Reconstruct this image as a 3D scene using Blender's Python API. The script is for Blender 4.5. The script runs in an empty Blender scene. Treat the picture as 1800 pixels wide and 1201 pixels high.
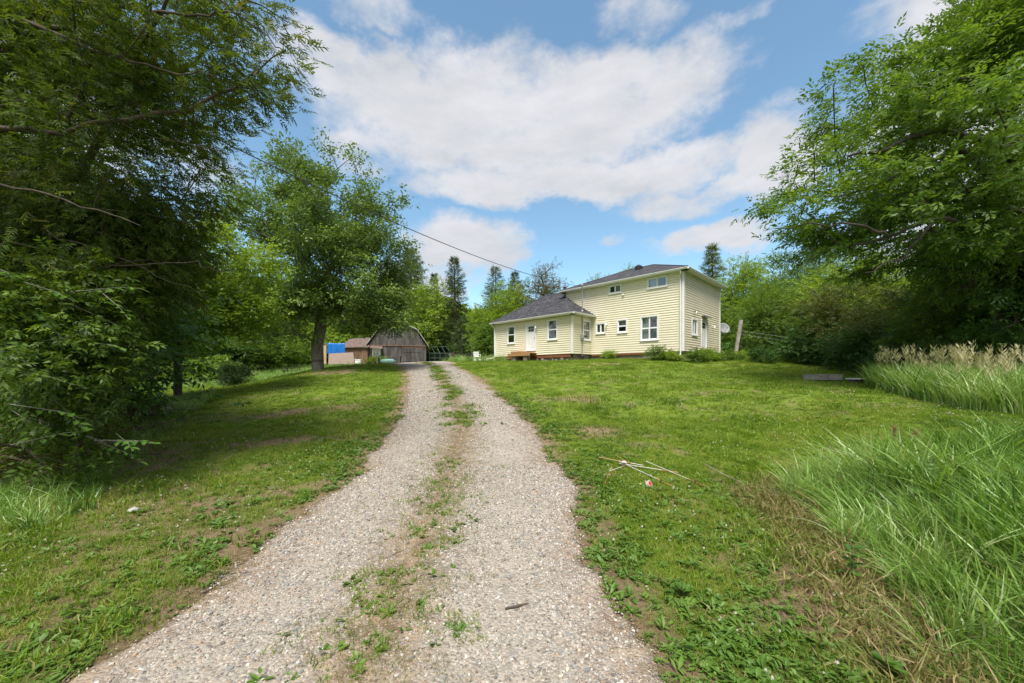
import bpy, math, random
import numpy as np
from mathutils import Matrix, Vector
S = bpy.context.scene
COL = S.collection
R = math.radians

# ---------------------------------------------------------------- camera
cam_d = bpy.data.cameras.new("camera")
cam = bpy.data.objects.new("camera", cam_d)
COL.objects.link(cam)
cam.location = (0, 0, 1.6)
cam.rotation_euler = (R(90), 0, 0)
cam_d.sensor_width = 36
cam_d.lens = 652 / 1800 * 36
cam_d.shift_y = 54.5 / 1800
cam_d.clip_start = 0.05
cam_d.clip_end = 3000
S.camera = cam

# ---------------------------------------------------------------- sun, sky, exposure
SUN_EL, SUN_AZ = R(63), R(-170)      # azimuth measured from +Y towards +X
sun_d = bpy.data.lights.new("sun", 'SUN')
sun_d.energy = 3.0
sun_d.angle = R(25)
sun_d.color = (1.0, 0.95, 0.87)
sun = bpy.data.objects.new("sun", sun_d)
COL.objects.link(sun)
sdir = Vector((math.sin(SUN_AZ) * math.cos(SUN_EL), math.cos(SUN_AZ) * math.cos(SUN_EL), math.sin(SUN_EL)))
sun.rotation_euler = sdir.to_track_quat('Z', 'Y').to_euler()
sun.location = sdir * 60

world = bpy.data.worlds.new("World")
S.world = world
world.use_nodes = True
S.view_settings.view_transform = 'Standard'
S.view_settings.look = 'None'
S.view_settings.gamma = 1
S.view_settings.use_curve_mapping = False
S.view_settings.exposure = 1.19


def build_sky():
    nt = world.node_tree
    N, L = nt.nodes, nt.links
    N.clear()

    def n(t, **k):
        x = N.new(t)
        for a, b in k.items():
            setattr(x, a, b)
        return x

    def m(op, a, b=None, c=None, clamp=False):
        x = n('ShaderNodeMath', operation=op, use_clamp=clamp)
        for i, v in enumerate((a, b, c)):
            if v is None:
                continue
            if isinstance(v, (int, float)):
                x.inputs[i].default_value = v
            else:
                L.new(v, x.inputs[i])
        return x.outputs[0]

    out = n('ShaderNodeOutputWorld')
    bg = n('ShaderNodeBackground')
    bg.inputs['Strength'].default_value = 0.15
    sky = n('ShaderNodeTexSky', sky_type='NISHITA')
    sky.sun_disc = False
    sky.sun_elevation = SUN_EL
    sky.sun_rotation = SUN_AZ
    sky.altitude = 200
    sky.air_density = 1.0
    sky.dust_density = 0.6
    sky.ozone_density = 1.6
    tc = n('ShaderNodeTexCoord')
    sep = n('ShaderNodeSeparateXYZ')
    L.new(tc.outputs['Generated'], sep.inputs[0])
    az0 = m('ARCTAN2', sep.outputs[0], sep.outputs[1])
    el0 = m('ARCSINE', sep.outputs[2])

    def noise(scale, detail, rough, stretch=1.0, off=0.0):
        mp = n('ShaderNodeMapping')
        mp.inputs['Scale'].default_value = (1, 1, stretch)
        mp.inputs['Location'].default_value = (off, off * .7, off * 1.3)
        L.new(tc.outputs['Generated'], mp.inputs[0])
        t = n('ShaderNodeTexNoise')
        t.inputs['Scale'].default_value = scale
        t.inputs['Detail'].default_value = detail
        t.inputs['Roughness'].default_value = rough
        L.new(mp.outputs[0], t.inputs['Vector'])
        return t
    wa = noise(5.5, 6, .6, 1.4)
    wb = noise(5.5, 6, .6, 1.4, 7.3)
    az = m('ADD', az0, m('MULTIPLY', m('SUBTRACT', wa.outputs[0], .5), .20))
    el = m('ADD', el0, m('MULTIPLY', m('SUBTRACT', wb.outputs[0], .5), .15))
    # clouds: (azimuth, elevation, half width, half height, weight) in degrees
    px = [(900, 215, 350, 135, 1.0), (1085, 175, 240, 95, 1.0), (1010, 318, 370, 48, .95), (1360, 290, 110, 105, 1.0),
          (650, 130, 190, 70, .95), (620, 255, 90, 55, .75), (820, 432, 125, 62, 1.0), (730, 500, 110, 55, .85),
          (1245, 430, 120, 34, .9), (1230, 345, 200, 42, .8), (660, 25, 120, 46, .6), (1120, 35, 80, 55, .55), (1300, 22, 90, 34, .5),
          (1760, 0, 170, 60, .9), (1330, 78, 40, 10, .35), (1080, 428, 45, 18, .45), (1410, 160, 70, 34, .45), (1480, 180, 60, 25, .3)]
    acc = None
    for u, v, rx, ry, w in px:
        a = math.atan((u - 900) / 652)
        e = math.atan((655 - v) / 652 * math.cos(a))
        ra = rx / 652 * math.cos(a) ** 2
        re = ry / 652 * math.cos(a) * math.cos(e) ** 2
        dx = m('DIVIDE', m('SUBTRACT', az, a), ra)
        dy = m('DIVIDE', m('SUBTRACT', el, e), re)
        d2 = m('ADD', m('MULTIPLY', dx, dx), m('MULTIPLY', dy, dy))
        g = m('MULTIPLY', m('SUBTRACT', 1.35, d2, clamp=False), w * .9)
        g = m('MINIMUM', m('MAXIMUM', g, -.6), w)
        acc = g if acc is None else m('MAXIMUM', acc, g)
    # broken cloud all round the rest of the sky
    side = m('SUBTRACT', m('ABSOLUTE', az0), R(36))
    gen = noise(2.3, 5, .55, 2.2, 3.1)
    rest = m('ADD', m('MULTIPLY', m('MINIMUM', side, .25), 3.4), m('MULTIPLY', m('SUBTRACT', gen.outputs[0], .5), 2.5))
    acc = m('MAXIMUM', acc, rest)
    fine = noise(13, 9, .62, 1.6, 1.7)
    big = noise(4.2, 7, .58, 1.8, 5.5)
    dens = m('ADD', acc, m('MULTIPLY', m('SUBTRACT', fine.outputs[0], .5), 1.15))
    dens = m('ADD', dens, m('MULTIPLY', m('SUBTRACT', big.outputs[0], .5), .5))
    mask = n('ShaderNodeMapRange', interpolation_type='SMOOTHSTEP')
    mask.inputs['From Min'].default_value = .2
    mask.inputs['From Max'].default_value = .98
    mask.inputs['To Max'].default_value = .97
    L.new(dens, mask.inputs[0])
    # shading of the cloud: thin grey bases and bright heads
    sh = noise(5.0, 8, .6, 3.2, 11.0)
    sr = n('ShaderNodeValToRGB')
    sr.color_ramp.elements[0].position = .33
    sr.color_ramp.elements[0].color = (1.92, 1.97, 2.08, 1)
    sr.color_ramp.elements[1].position = .66
    sr.color_ramp.elements[1].color = (2.42, 2.42, 2.52, 1)
    L.new(sh.outputs[0], sr.inputs[0])
    tint = n('ShaderNodeMix', data_type='RGBA', blend_type='MULTIPLY')
    tint.inputs[0].default_value = 1
    L.new(sky.outputs[0], tint.inputs[6])
    tint.inputs[7].default_value = (.64, .73, .66, 1)
    lift = n('ShaderNodeMix', data_type='RGBA', blend_type='ADD')
    lift.inputs[0].default_value = 1
    L.new(tint.outputs[2], lift.inputs[6])
    lift.inputs[7].default_value = (.0, .0, .0, 1)
    mix = n('ShaderNodeMix', data_type='RGBA')
    L.new(mask.outputs[0], mix.inputs[0])
    L.new(lift.outputs[2], mix.inputs[6])
    L.new(sr.outputs[0], mix.inputs[7])
    L.new(mix.outputs[2], bg.inputs[0])
    L.new(bg.outputs[0], out.inputs[0])


build_sky()

# ---------------------------------------------------------------- small helpers
rng = np.random.default_rng(11)
random.seed(5)
_tab = np.random.default_rng(3).random((256, 256))


def vnoise(x, y):
    x = np.asarray(x, float); y = np.asarray(y, float)
    xi = np.floor(x).astype(int); yi = np.floor(y).astype(int)
    fx = x - xi; fy = y - yi
    fx = fx * fx * (3 - 2 * fx); fy = fy * fy * (3 - 2 * fy)
    a = _tab[xi & 255, yi & 255]; b = _tab[(xi + 1) & 255, yi & 255]
    c = _tab[xi & 255, (yi + 1) & 255]; d = _tab[(xi + 1) & 255, (yi + 1) & 255]
    return (a * (1 - fx) + b * fx) * (1 - fy) + (c * (1 - fx) + d * fx) * fy


def fbm(x, y, o=4):
    s = 0; a = .5; t = 0
    for i in range(o):
        s = s + a * vnoise(x * 2 ** i + 17 * i, y * 2 ** i + 31 * i); t += a; a *= .5
    return s / t


def tag(o, label=None, cat=None, group=None, kind=None):
    if label: o['label'] = label
    if cat: o['category'] = cat
    if group: o['group'] = group
    if kind: o['kind'] = kind
    return o


def empty(name, loc=(0, 0, 0), rz=0, label=None, cat=None, group=None):
    o = bpy.data.objects.new(name, None)
    o.empty_display_size = .2
    o.location = loc; o.rotation_euler = (0, 0, rz)
    COL.objects.link(o)
    return tag(o, label, cat, group)


def mesh_obj(name, verts, faces, mat, parent=None, smooth=False, attrs=None, kind=None):
    me = bpy.data.meshes.new(name)
    verts = np.asarray(verts, dtype=np.float32)
    if isinstance(faces, np.ndarray):
        nf, k = faces.shape
        me.vertices.add(len(verts)); me.vertices.foreach_set('co', verts.ravel())
        me.loops.add(nf * k); me.loops.foreach_set('vertex_index', faces.astype(np.int32).ravel())
        me.polygons.add(nf)
        me.polygons.foreach_set('loop_start', np.arange(0, nf * k, k, dtype=np.int32))
        me.polygons.foreach_set('loop_total', np.full(nf, k, dtype=np.int32))
        me.update(calc_edges=True)
    else:
        me.from_pydata([tuple(map(float, v)) for v in verts], [], faces); me.update()
    if smooth:
        me.polygons.foreach_set('use_smooth', np.ones(len(me.polygons), dtype=bool))
    for k, v in (attrs or {}).items():
        a = me.attributes.new(k, 'FLOAT', 'POINT')
        a.data.foreach_set('value', np.asarray(v, dtype=np.float32))
    if mat is not None:
        for mm in (mat if isinstance(mat, (list, tuple)) else [mat]):
            me.materials.append(mm)
    o = bpy.data.objects.new(name, me)
    COL.objects.link(o)
    if parent is not None: o.parent = parent
    if kind: o['kind'] = kind
    return o


class MB:
    """collects boxes, bars, quads and tubes and builds ONE mesh"""
    def __init__(s): s.v = []; s.f = []

    def poly(s, pts):
        b = len(s.v); s.v += [tuple(p) for p in pts]; s.f.append(tuple(range(b, b + len(pts))))
        return s

    def box(s, x0, x1, y0, y1, z0, z1, M=None):
        p = [(x0, y0, z0), (x1, y0, z0), (x1, y1, z0), (x0, y1, z0), (x0, y0, z1), (x1, y0, z1), (x1, y1, z1), (x0, y1, z1)]
        if M is not None: p = [tuple(M @ Vector(q)) for q in p]
        b = len(s.v); s.v += p
        s.f += [tuple(b + i for i in q) for q in ((0, 3, 2, 1), (4, 5, 6, 7), (0, 1, 5, 4), (1, 2, 6, 5), (2, 3, 7, 6), (3, 0, 4, 7))]
        return s

    def tube(s, pts, rad, n=8, cap=True):
        pts = [Vector(p) for p in pts]
        if not isinstance(rad, (list, tuple)): rad = [rad] * len(pts)
        rings = []
        ref = Vector((.3, .2, .93))
        for i, p in enumerate(pts):
            d = (pts[min(i + 1, len(pts) - 1)] - pts[max(i - 1, 0)]).normalized()
            if abs(d.dot(ref)) > .95: ref = Vector((1, .1, 0))
            a = d.cross(ref).normalized(); b = d.cross(a)
            base = len(s.v)
            for k in range(n):
                t = 2 * math.pi * k / n
                s.v.append(tuple(p + a * math.cos(t) * rad[i] + b * math.sin(t) * rad[i]))
            rings.append(base)
        for r0, r1 in zip(rings, rings[1:]):
            for k in range(n):
                s.f.append((r0 + k, r0 + (k + 1) % n, r1 + (k + 1) % n, r1 + k))
        if cap:
            s.f.append(tuple(rings[0] + k for k in range(n))[::-1]); s.f.append(tuple(rings[-1] + k for k in range(n)))
        return s

    def build(s, name, mat, parent=None, smooth=False, bevel=0, kind=None):
        o = mesh_obj(name, s.v, s.f, mat, parent, smooth, kind=kind)
        if bevel:
            b = o.modifiers.new('bevel', 'BEVEL'); b.width = bevel; b.segments = 2; b.limit_method = 'ANGLE'
        return o


# ---------------------------------------------------------------- materials
def newmat(name):
    m = bpy.data.materials.new(name); m.use_nodes = True
    nt = m.node_tree; nt.nodes.clear()
    out = nt.nodes.new('ShaderNodeOutputMaterial')
    return m, nt, nt.nodes, nt.links, out


def rampnode(N, stops):
    r = N.new('ShaderNodeValToRGB'); e = r.color_ramp.elements
    while len(e) < len(stops): e.new(.5)
    for el, (p, c) in zip(e, stops):
        el.position = p; el.color = (*c, 1)
    return r


def mat_simple(name, stops, scale=8, detail=6, rough=.7, bump=0, bscale=None, stretch=(1, 1, 1), metallic=0, spec=.5, coord='Object'):
    m, nt, N, L, out = newmat(name)
    p = N.new('ShaderNodeBsdfPrincipled'); tc = N.new('ShaderNodeTexCoord'); mp = N.new('ShaderNodeMapping')
    mp.inputs['Scale'].default_value = stretch
    L.new(tc.outputs[coord], mp.inputs[0])
    t = N.new('ShaderNodeTexNoise'); t.inputs['Scale'].default_value = scale; t.inputs['Detail'].default_value = detail
    t.inputs['Roughness'].default_value = .6
    L.new(mp.outputs[0], t.inputs[0])
    r = rampnode(N, stops); L.new(t.outputs[0], r.inputs[0]); L.new(r.outputs[0], p.inputs['Base Color'])
    p.inputs['Roughness'].default_value = rough; p.inputs['Metallic'].default_value = metallic
    p.inputs['Specular IOR Level'].default_value = spec
    if bump:
        t2 = N.new('ShaderNodeTexNoise'); t2.inputs['Scale'].default_value = bscale or scale * 3; t2.inputs['Detail'].default_value = 5
        L.new(mp.outputs[0], t2.inputs[0])
        b = N.new('ShaderNodeBump'); b.inputs['Distance'].default_value = bump; b.inputs['Strength'].default_value = 1
        L.new(t2.outputs[0], b.inputs['Height']); L.new(b.outputs[0], p.inputs['Normal'])
    L.new(p.outputs[0], out.inputs[0])
    return m


def sc3(c, k): return tuple(min(1, v * k) for v in c)


def mat_leaf(name, cols, under=None, trans=.35, attr='tint', rough=.55, spec=.35, inst=False, field=0):
    """cols: list of colours spread over the per-leaf tint; real leaf-to-leaf variation"""
    m, nt, N, L, out = newmat(name)
    if inst:
        a = N.new('ShaderNodeObjectInfo'); a2 = N.new('ShaderNodeAttribute'); a2.attribute_name = 'tint'
        q = N.new('ShaderNodeMath'); q.operation = 'MULTIPLY'; q.inputs[1].default_value = .5; L.new(a.outputs['Random'], q.inputs[0])
        q2 = N.new('ShaderNodeMath'); q2.operation = 'MULTIPLY_ADD'; q2.inputs[1].default_value = .5; L.new(a2.outputs['Fac'], q2.inputs[0]); L.new(q.outputs[0], q2.inputs[2])
        fac = q2.outputs[0]
        if field:      # species and vigour change from patch to patch
            nz = N.new('ShaderNodeTexNoise'); nz.inputs['Scale'].default_value = field; nz.inputs['Detail'].default_value = 5; nz.inputs['Roughness'].default_value = .65
            L.new(a.outputs['Location'], nz.inputs['Vector'])
            q3 = N.new('ShaderNodeMath'); q3.operation = 'MULTIPLY_ADD'; q3.inputs[1].default_value = 1.9; q3.inputs[2].default_value = -.95; L.new(nz.outputs[0], q3.inputs[0])
            q4 = N.new('ShaderNodeMath'); q4.operation = 'ADD'; q4.use_clamp = True; L.new(fac, q4.inputs[0]); L.new(q3.outputs[0], q4.inputs[1]); fac = q4.outputs[0]
    else:
        a = N.new('ShaderNodeAttribute'); a.attribute_name = attr; fac = a.outputs['Fac']
    if not inst: cols = [(c[0] * 2.0, c[1] * 1.8, c[2] * 1.5) for c in cols]
    stops = [(i / max(1, len(cols) - 1), c) for i, c in enumerate(cols)]
    r = rampnode(N, stops); L.new(fac, r.inputs[0])
    col = r.outputs[0]
    if under is not None:
        g = N.new('ShaderNodeNewGeometry'); mx = N.new('ShaderNodeMix'); mx.data_type = 'RGBA'
        L.new(g.outputs['Backfacing'], mx.inputs[0]); L.new(col, mx.inputs[6]); mx.inputs[7].default_value = (*under, 1)
        col = mx.outputs[2]
    p = N.new('ShaderNodeBsdfPrincipled'); p.inputs['Roughness'].default_value = rough
    p.inputs['Specular IOR Level'].default_value = spec
    L.new(col, p.inputs['Base Color'])
    tr = N.new('ShaderNodeBsdfTranslucent')
    hs = N.new('ShaderNodeMix'); hs.data_type = 'RGBA'; hs.blend_type = 'MULTIPLY'; hs.inputs[0].default_value = 1
    L.new(r.outputs[0], hs.inputs[6]); hs.inputs[7].default_value = (1.5, 1.35, .6, 1)
    L.new(hs.outputs[2], tr.inputs[0])
    ms = N.new('ShaderNodeMixShader'); ms.inputs[0].default_value = trans
    L.new(p.outputs[0], ms.inputs[1]); L.new(tr.outputs[0], ms.inputs[2]); L.new(ms.outputs[0], out.inputs[0])
    return m


def mat_glass(name):
    m, nt, N, L, out = newmat(name)
    t = N.new('ShaderNodeBsdfTransparent'); t.inputs[0].default_value = (.82, .86, .86, 1)
    g = N.new('ShaderNodeBsdfGlossy'); g.inputs['Roughness'].default_value = .03; g.inputs[0].default_value = (.9, .9, .9, 1)
    lw = N.new('ShaderNodeLayerWeight'); lw.inputs[0].default_value = .25
    mr = N.new('ShaderNodeMath'); mr.operation = 'MULTIPLY_ADD'; mr.inputs[1].default_value = .6; mr.inputs[2].default_value = .08
    L.new(lw.outputs['Facing'], mr.inputs[0])
    ms = N.new('ShaderNodeMixShader'); L.new(mr.outputs[0], ms.inputs[0]); L.new(t.outputs[0], ms.inputs[1]); L.new(g.outputs[0], ms.inputs[2])
    L.new(ms.outputs[0], out.inputs[0])
    return m


def mat_shingle(name):
    m, nt, N, L, out = newmat(name)
    p = N.new('ShaderNodeBsdfPrincipled'); p.inputs['Roughness'].default_value = .9
    uv = N.new('ShaderNodeUVMap')
    b = N.new('ShaderNodeTexBrick'); b.offset = .5
    b.inputs['Scale'].default_value = 1; b.inputs['Brick Width'].default_value = .3; b.inputs['Row Height'].default_value = .14
    b.inputs['Mortar Size'].default_value = .012; b.inputs['Bias'].default_value = 0
    b.inputs['Color1'].default_value = (.014, .014, .017, 1); b.inputs['Color2'].default_value = (.075, .075, .086, 1)
    b.inputs['Mortar'].default_value = (.012, .012, .014, 1)
    L.new(uv.outputs[0], b.inputs[0])
    t = N.new('ShaderNodeTexNoise'); t.inputs['Scale'].default_value = 2.5; t.inputs['Detail'].default_value = 8
    L.new(uv.outputs[0], t.inputs[0])
    mx = N.new('ShaderNodeMix'); mx.data_type = 'RGBA'; mx.blend_type = 'OVERLAY'; mx.inputs[0].default_value = .7
    L.new(b.outputs[0], mx.inputs[6]); L.new(t.outputs['Fac'], mx.inputs[7]); L.new(mx.outputs[2], p.inputs['Base Color'])
    bp = N.new('ShaderNodeBump'); bp.inputs['Distance'].default_value = .02; L.new(b.outputs['Fac'], bp.inputs['Height']); bp.invert = True
    L.new(bp.outputs[0], p.inputs['Normal']); L.new(p.outputs[0], out.inputs[0])
    return m


M = {}
M['siding'] = mat_simple('pale_yellow_vinyl', [(.3, (.69, .635, .475)), (.7, (.76, .705, .54))], 1.1, detail=9, stretch=(1, 1, .35), rough=.5, spec=.3)
M['white'] = mat_simple('white_trim', [(.3, (.70, .71, .72)), (.7, (.80, .80, .80))], 3, rough=.45)
M['wallcore'] = mat_simple('wall_core_lap_shade', [(.3, (.2, .18, .12)), (.7, (.24, .21, .15))], 3)  # core coloured dark to stand for shadow in the siding gaps
M['shingle'] = mat_shingle('charcoal_shingle')
M['glass'] = mat_glass('window_glass')
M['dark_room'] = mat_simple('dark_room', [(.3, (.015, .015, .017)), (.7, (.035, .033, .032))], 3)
M['curtain'] = mat_simple('white_curtain', [(.35, (.5, .52, .55)), (.65, (.72, .73, .75))], 3, stretch=(14, 14, .6), bump=.02, bscale=4)
M['concrete'] = mat_simple('old_concrete', [(.3, (.15, .125, .105)), (.55, (.25, .21, .18)), (.8, (.33, .29, .25))], 3, rough=.9, bump=.01, bscale=14)
M['sill_wood'] = mat_simple('stained_wood', [(.3, (.11, .035, .015)), (.6, (.27, .1, .045)), (.85, (.36, .16, .07))], 5, rough=.7, stretch=(1, 6, 6), bump=.002)
M['deck_wood'] = mat_simple('orange_deck_wood', [(.3, (.26, .13, .05)), (.6, (.42, .23, .10)), (.85, (.5, .31, .16))], 5, rough=.65, stretch=(1, 8, 8), bump=.002)
M['metal'] = mat_simple('galvanised_metal', [(.3, (.28, .29, .3)), (.7, (.42, .43, .44))], 6, rough=.45, metallic=.6)
M['dish'] = mat_simple('grey_dish', [(.3, (.24, .25, .27)), (.7, (.34, .35, .37))], 3, rough=.5)
M['black'] = mat_simple('black_plastic', [(.3, (.012, .012, .013)), (.7, (.03, .03, .032))], 6, rough=.6)
M['barn'] = mat_simple('weathered_barn_board', [(.25, (.022, .020, .019)), (.45, (.062, .057, .053)), (.62, (.12, .11, .102)), (.74, (.16, .105, .07)), (.85, (.24, .21, .18))], 2.2, detail=8, rough=.92, stretch=(1.6, 1.6, .35), bump=.006, bscale=18)
M['barn_brown'] = mat_simple('brown_barn_board', [(.25, (.05, .03, .02)), (.5, (.17, .1, .06)), (.75, (.3, .19, .11))], 3, detail=8, rough=.92, stretch=(2, 2, .4), bump=.006, bscale=18)
M['rust'] = mat_simple('rusty_tin', [(.3, (.05, .036, .03)), (.5, (.12, .08, .065)), (.75, (.2, .135, .11))], 4, detail=8, rough=.8)
M['greyroof'] = mat_simple('grey_tin', [(.3, (.2, .19, .18)), (.7, (.42, .4, .38))], 3, rough=.6)
M['plywood'] = mat_simple('raw_plywood', [(.25, (.22, .12, .05)), (.5, (.45, .32, .17)), (.8, (.6, .47, .3))], 4, rough=.85, stretch=(3, 3, .5))
M['chipboard'] = mat_simple('grey_pink_panel', [(.3, (.27, .2, .17)), (.6, (.36, .28, .24)), (.8, (.42, .34, .3))], 9, detail=9, rough=.9)
M['tarp'] = mat_simple('blue_tarp', [(.3, (.005, .11, .42)), (.7, (.01, .18, .6))], 3, rough=.45, bump=.05, bscale=2.5, stretch=(3, 3, .6))
M['greenish'] = mat_simple('faded_green_cloth', [(.3, (.09, .2, .17)), (.7, (.18, .32, .28))], 4, rough=.6, bump=.03, bscale=3)
M['greywood'] = mat_simple('silvery_old_wood', [(.25, (.14, .13, .12)), (.5, (.32, .29, .26)), (.8, (.46, .43, .39))], 4, detail=8, rough=.9, stretch=(1, 1, 1), bump=.004, bscale=20)
M['greenmetal'] = mat_simple('dark_green_metal', [(.3, (.03, .06, .05)), (.7, (.07, .1, .09))], 5, rough=.5)
M['rod_orange'] = mat_simple('orange_rod', [(.35, (.36, .09, .04)), (.65, (.45, .24, .14))], 5, rough=.5)
M['rod_white'] = mat_simple('white_rod', [(.3, (.42, .36, .3)), (.7, (.6, .56, .52))], 9, rough=.5)
M['red'] = mat_simple('red_reflector', [(.3, (.35, .02, .015)), (.7, (.5, .05, .03))], 9, rough=.3)
M['rock'] = mat_simple('pale_rock', [(.3, (.25, .24, .23)), (.6, (.42, .41, .4)), (.8, (.52, .5, .47))], 12, rough=.9, bump=.01)
M['twig'] = mat_simple('dead_twig', [(.3, (.05, .035, .025)), (.6, (.14, .1, .075)), (.85, (.25, .19, .15))], 6, rough=.9, bump=.003)
M['palewood'] = mat_simple('pale_dead_wood', [(.3, (.16, .12, .09)), (.7, (.34, .27, .21))], 6, rough=.9, bump=.003)
M['bark_grey'] = mat_simple('grey_bark', [(.25, (.05, .045, .04)), (.5, (.15, .135, .12)), (.8, (.27, .25, .22))], 5, detail=9, rough=.95, stretch=(3, 3, .5), bump=.03, bscale=9)
M['bark_dark'] = mat_simple('dark_bark', [(.25, (.018, .014, .012)), (.5, (.055, .045, .037)), (.8, (.12, .1, .085))], 5, detail=9, rough=.95, stretch=(3, 3, .5), bump=.03, bscale=9)
M['bark_red'] = mat_simple('reddish_cedar_bark', [(.25, (.03, .022, .018)), (.5, (.075, .055, .043)), (.8, (.14, .11, .09))], 5, detail=9, rough=.95, stretch=(3, 3, .5), bump=.02, bscale=12)
# foliage
M['maple'] = mat_leaf('silver_maple_leaf', [(.022, .055, .010), (.045, .092, .016), (.075, .135, .024), (.11, .17, .04)], under=(.17, .24, .12), trans=.28)
M['light'] = mat_leaf('bright_leaf', [(.045, .09, .013), (.075, .14, .018), (.115, .19, .025), (.15, .225, .04)], trans=.4)
M['mid'] = mat_leaf('mid_green_leaf', [(.026, .06, .010), (.05, .10, .016), (.085, .15, .024)], trans=.42)
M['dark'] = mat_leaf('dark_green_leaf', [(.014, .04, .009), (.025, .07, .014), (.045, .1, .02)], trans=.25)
M['oak'] = mat_leaf('broad_tree_leaf', [(.018, .046, .010), (.036, .082, .014), (.064, .122, .020), (.105, .17, .04)], trans=.44, rough=.45)
M['elm'] = mat_leaf('elm_leaf', [(.012, .028, .006), (.024, .052, .009), (.048, .092, .013), (.095, .155, .02)], trans=.32, rough=.55, spec=.25)
M['ymaple'] = mat_leaf('yellow_green_maple_leaf', [(.035, .08, .011), (.065, .125, .017), (.10, .17, .023), (.13, .2, .035)], trans=.38)
M['cedar'] = mat_leaf('cedar_frond', [(.010, .022, .006), (.018, .037, .008), (.030, .056, .010), (.048, .078, .013), (.085, .05, .016)], trans=.42, rough=.6, spec=.2)
M['needle'] = mat_leaf('spruce_needle', [(.02, .04, .016), (.04, .068, .026), (.065, .1, .038)], trans=.12, rough=.7, spec=.2)
M['needle_y'] = mat_leaf('pine_needle', [(.04, .065, .028), (.065, .1, .04), (.1, .14, .055)], trans=.15, rough=.7, spec=.2)
M['brownleaf'] = mat_leaf('brown_tipped_leaf', [(.055, .04, .022), (.075, .05, .028), (.045, .08, .018), (.06, .10, .02)], trans=.3)
M['brownbush'] = mat_leaf('brownish_leaf', [(.045, .055, .018), (.035, .07, .016), (.07, .075, .025), (.045, .09, .018)], trans=.3)
M['deadleaf'] = mat_leaf('dead_leaf', [(.035, .014, .008), (.06, .028, .014), (.045, .03, .018)], trans=.15)
M['grass'] = mat_leaf('lawn_blade', [(.052, .115, .010), (.10, .185, .013), (.155, .25, .018), (.215, .30, .028), (.31, .29, .10)], trans=.35, rough=.5, spec=.3, inst=True, field=.8)
M['grass_dry'] = mat_leaf('dry_blade', [(.2, .15, .07), (.3, .22, .11), (.14, .18, .03), (.25, .16, .08)], trans=.2, inst=True)
M['tallgrass'] = mat_leaf('tall_grass_blade', [(.03, .07, .010), (.09, .19, .025), (.17, .31, .05), (.28, .42, .11), (.45, .52, .28)], trans=.28, rough=.4, spec=.5, inst=True, field=1.2)
M['weed'] = mat_leaf('weed_leaf', [(.055, .125, .016), (.095, .18, .024), (.15, .25, .035)], trans=.3, rough=.45, inst=True)
M['seed'] = mat_leaf('seed_head', [(.26, .28, .11), (.40, .38, .21), (.30, .25, .14)], trans=.25, inst=True)
M['shrubdark'] = mat_leaf('deep_green_leaf', [(.007, .018, .005), (.013, .032, .008), (.024, .05, .012)], trans=.2)

# ================================================================ TERRAIN
CP = np.array([
 (-.75, 0, -.02), (-.75, 2, 0), (-.8, 4, .1), (-.9, 6, .24), (-1.1, 8, .41), (-1.5, 10, .58), (-1.95, 12, .76), (-2.9, 16, 1.12),
 (-4, 20, 1.5), (-5, 23, 1.83), (-6, 26, 2.12), (-8, 30, 2.33), (-12, 38, 2.48), (-14, 47, 2.70),
 (-3, 4, .06), (-5, 3.5, 0), (-4, 8, .33), (-6, 10, .42), (-6, 14, .8), (-10, 14, .8), (-12, 12, .35), (-11.5, 22, 1.75), (-8, 20, 1.5), (-16, 21, .65),
 (-20, 28, .6), (-22, 35, .9), (-25, 45, 1.7), (-15, 33, 1.7), (-14, 27, 1.75), (-18, 50, 2.7), (-8, 5, 0), (-10, 8, .15), (-18, 14, .1),
 (3, 2, 0), (3, 5, .15), (2, 8, .42), (5, 8, .4), (3, 12, .85), (6, 14, 1.15), (5, 18, 1.65), (2, 20, 1.8), (0, 24, 2.1), (3, 26, 2.38), (-2, 31, 2.5),
 (6, 26.5, 2.52), (10.7, 23.2, 2.38), (11, 20, 1.8), (15.7, 28.1, 2.6), (14, 22, 2.04), (17.7, 26, 2.6), (16, 19, 1.6), (14.2, 14.5, 1.15),
 (12.6, 15, 1.3), (8, 14, 1.15), (10, 10, .85), (12, 11.5, .95), (9, 7.4, .7), (6, 5, .3), (9, 4, .3), (20, 20, 1.5), (25, 30, 2.4), (0, 35, 2.62), (10, 40, 2.8),
 (8, 32, 2.7), (30, 45, 3), (-30, 60, 2.9), (0, 60, 3), (40, 60, 3.1), (60, 5, 1), (-60, 5, .3), (-40, 20, .4), (0, -20, -.4), (-25, -20, -.3), (25, -20, -.2),
 (60, 60, 3.2), (-60, 60, 3), (0, 90, 3.4), (60, -20, 0), (-60, -20, 0), (-60, 90, 3.4), (60, 90, 3.4)], float)


def _k(r2): return np.where(r2 > 1e-9, .5 * r2 * np.log(np.maximum(r2, 1e-9)), 0)


_P = CP[:, :2] / 10
_n = len(_P)
_d2 = ((_P[:, None] - _P[None]) ** 2).sum(-1)
_A = np.zeros((_n + 3, _n + 3))
_A[:_n, :_n] = _k(_d2) + np.eye(_n) * .004
_A[:_n, _n] = 1; _A[:_n, _n + 1:] = _P; _A[_n:, :_n] = _A[:_n, _n:].T
_W = np.linalg.solve(_A, np.concatenate([CP[:, 2], np.zeros(3)]))


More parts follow.
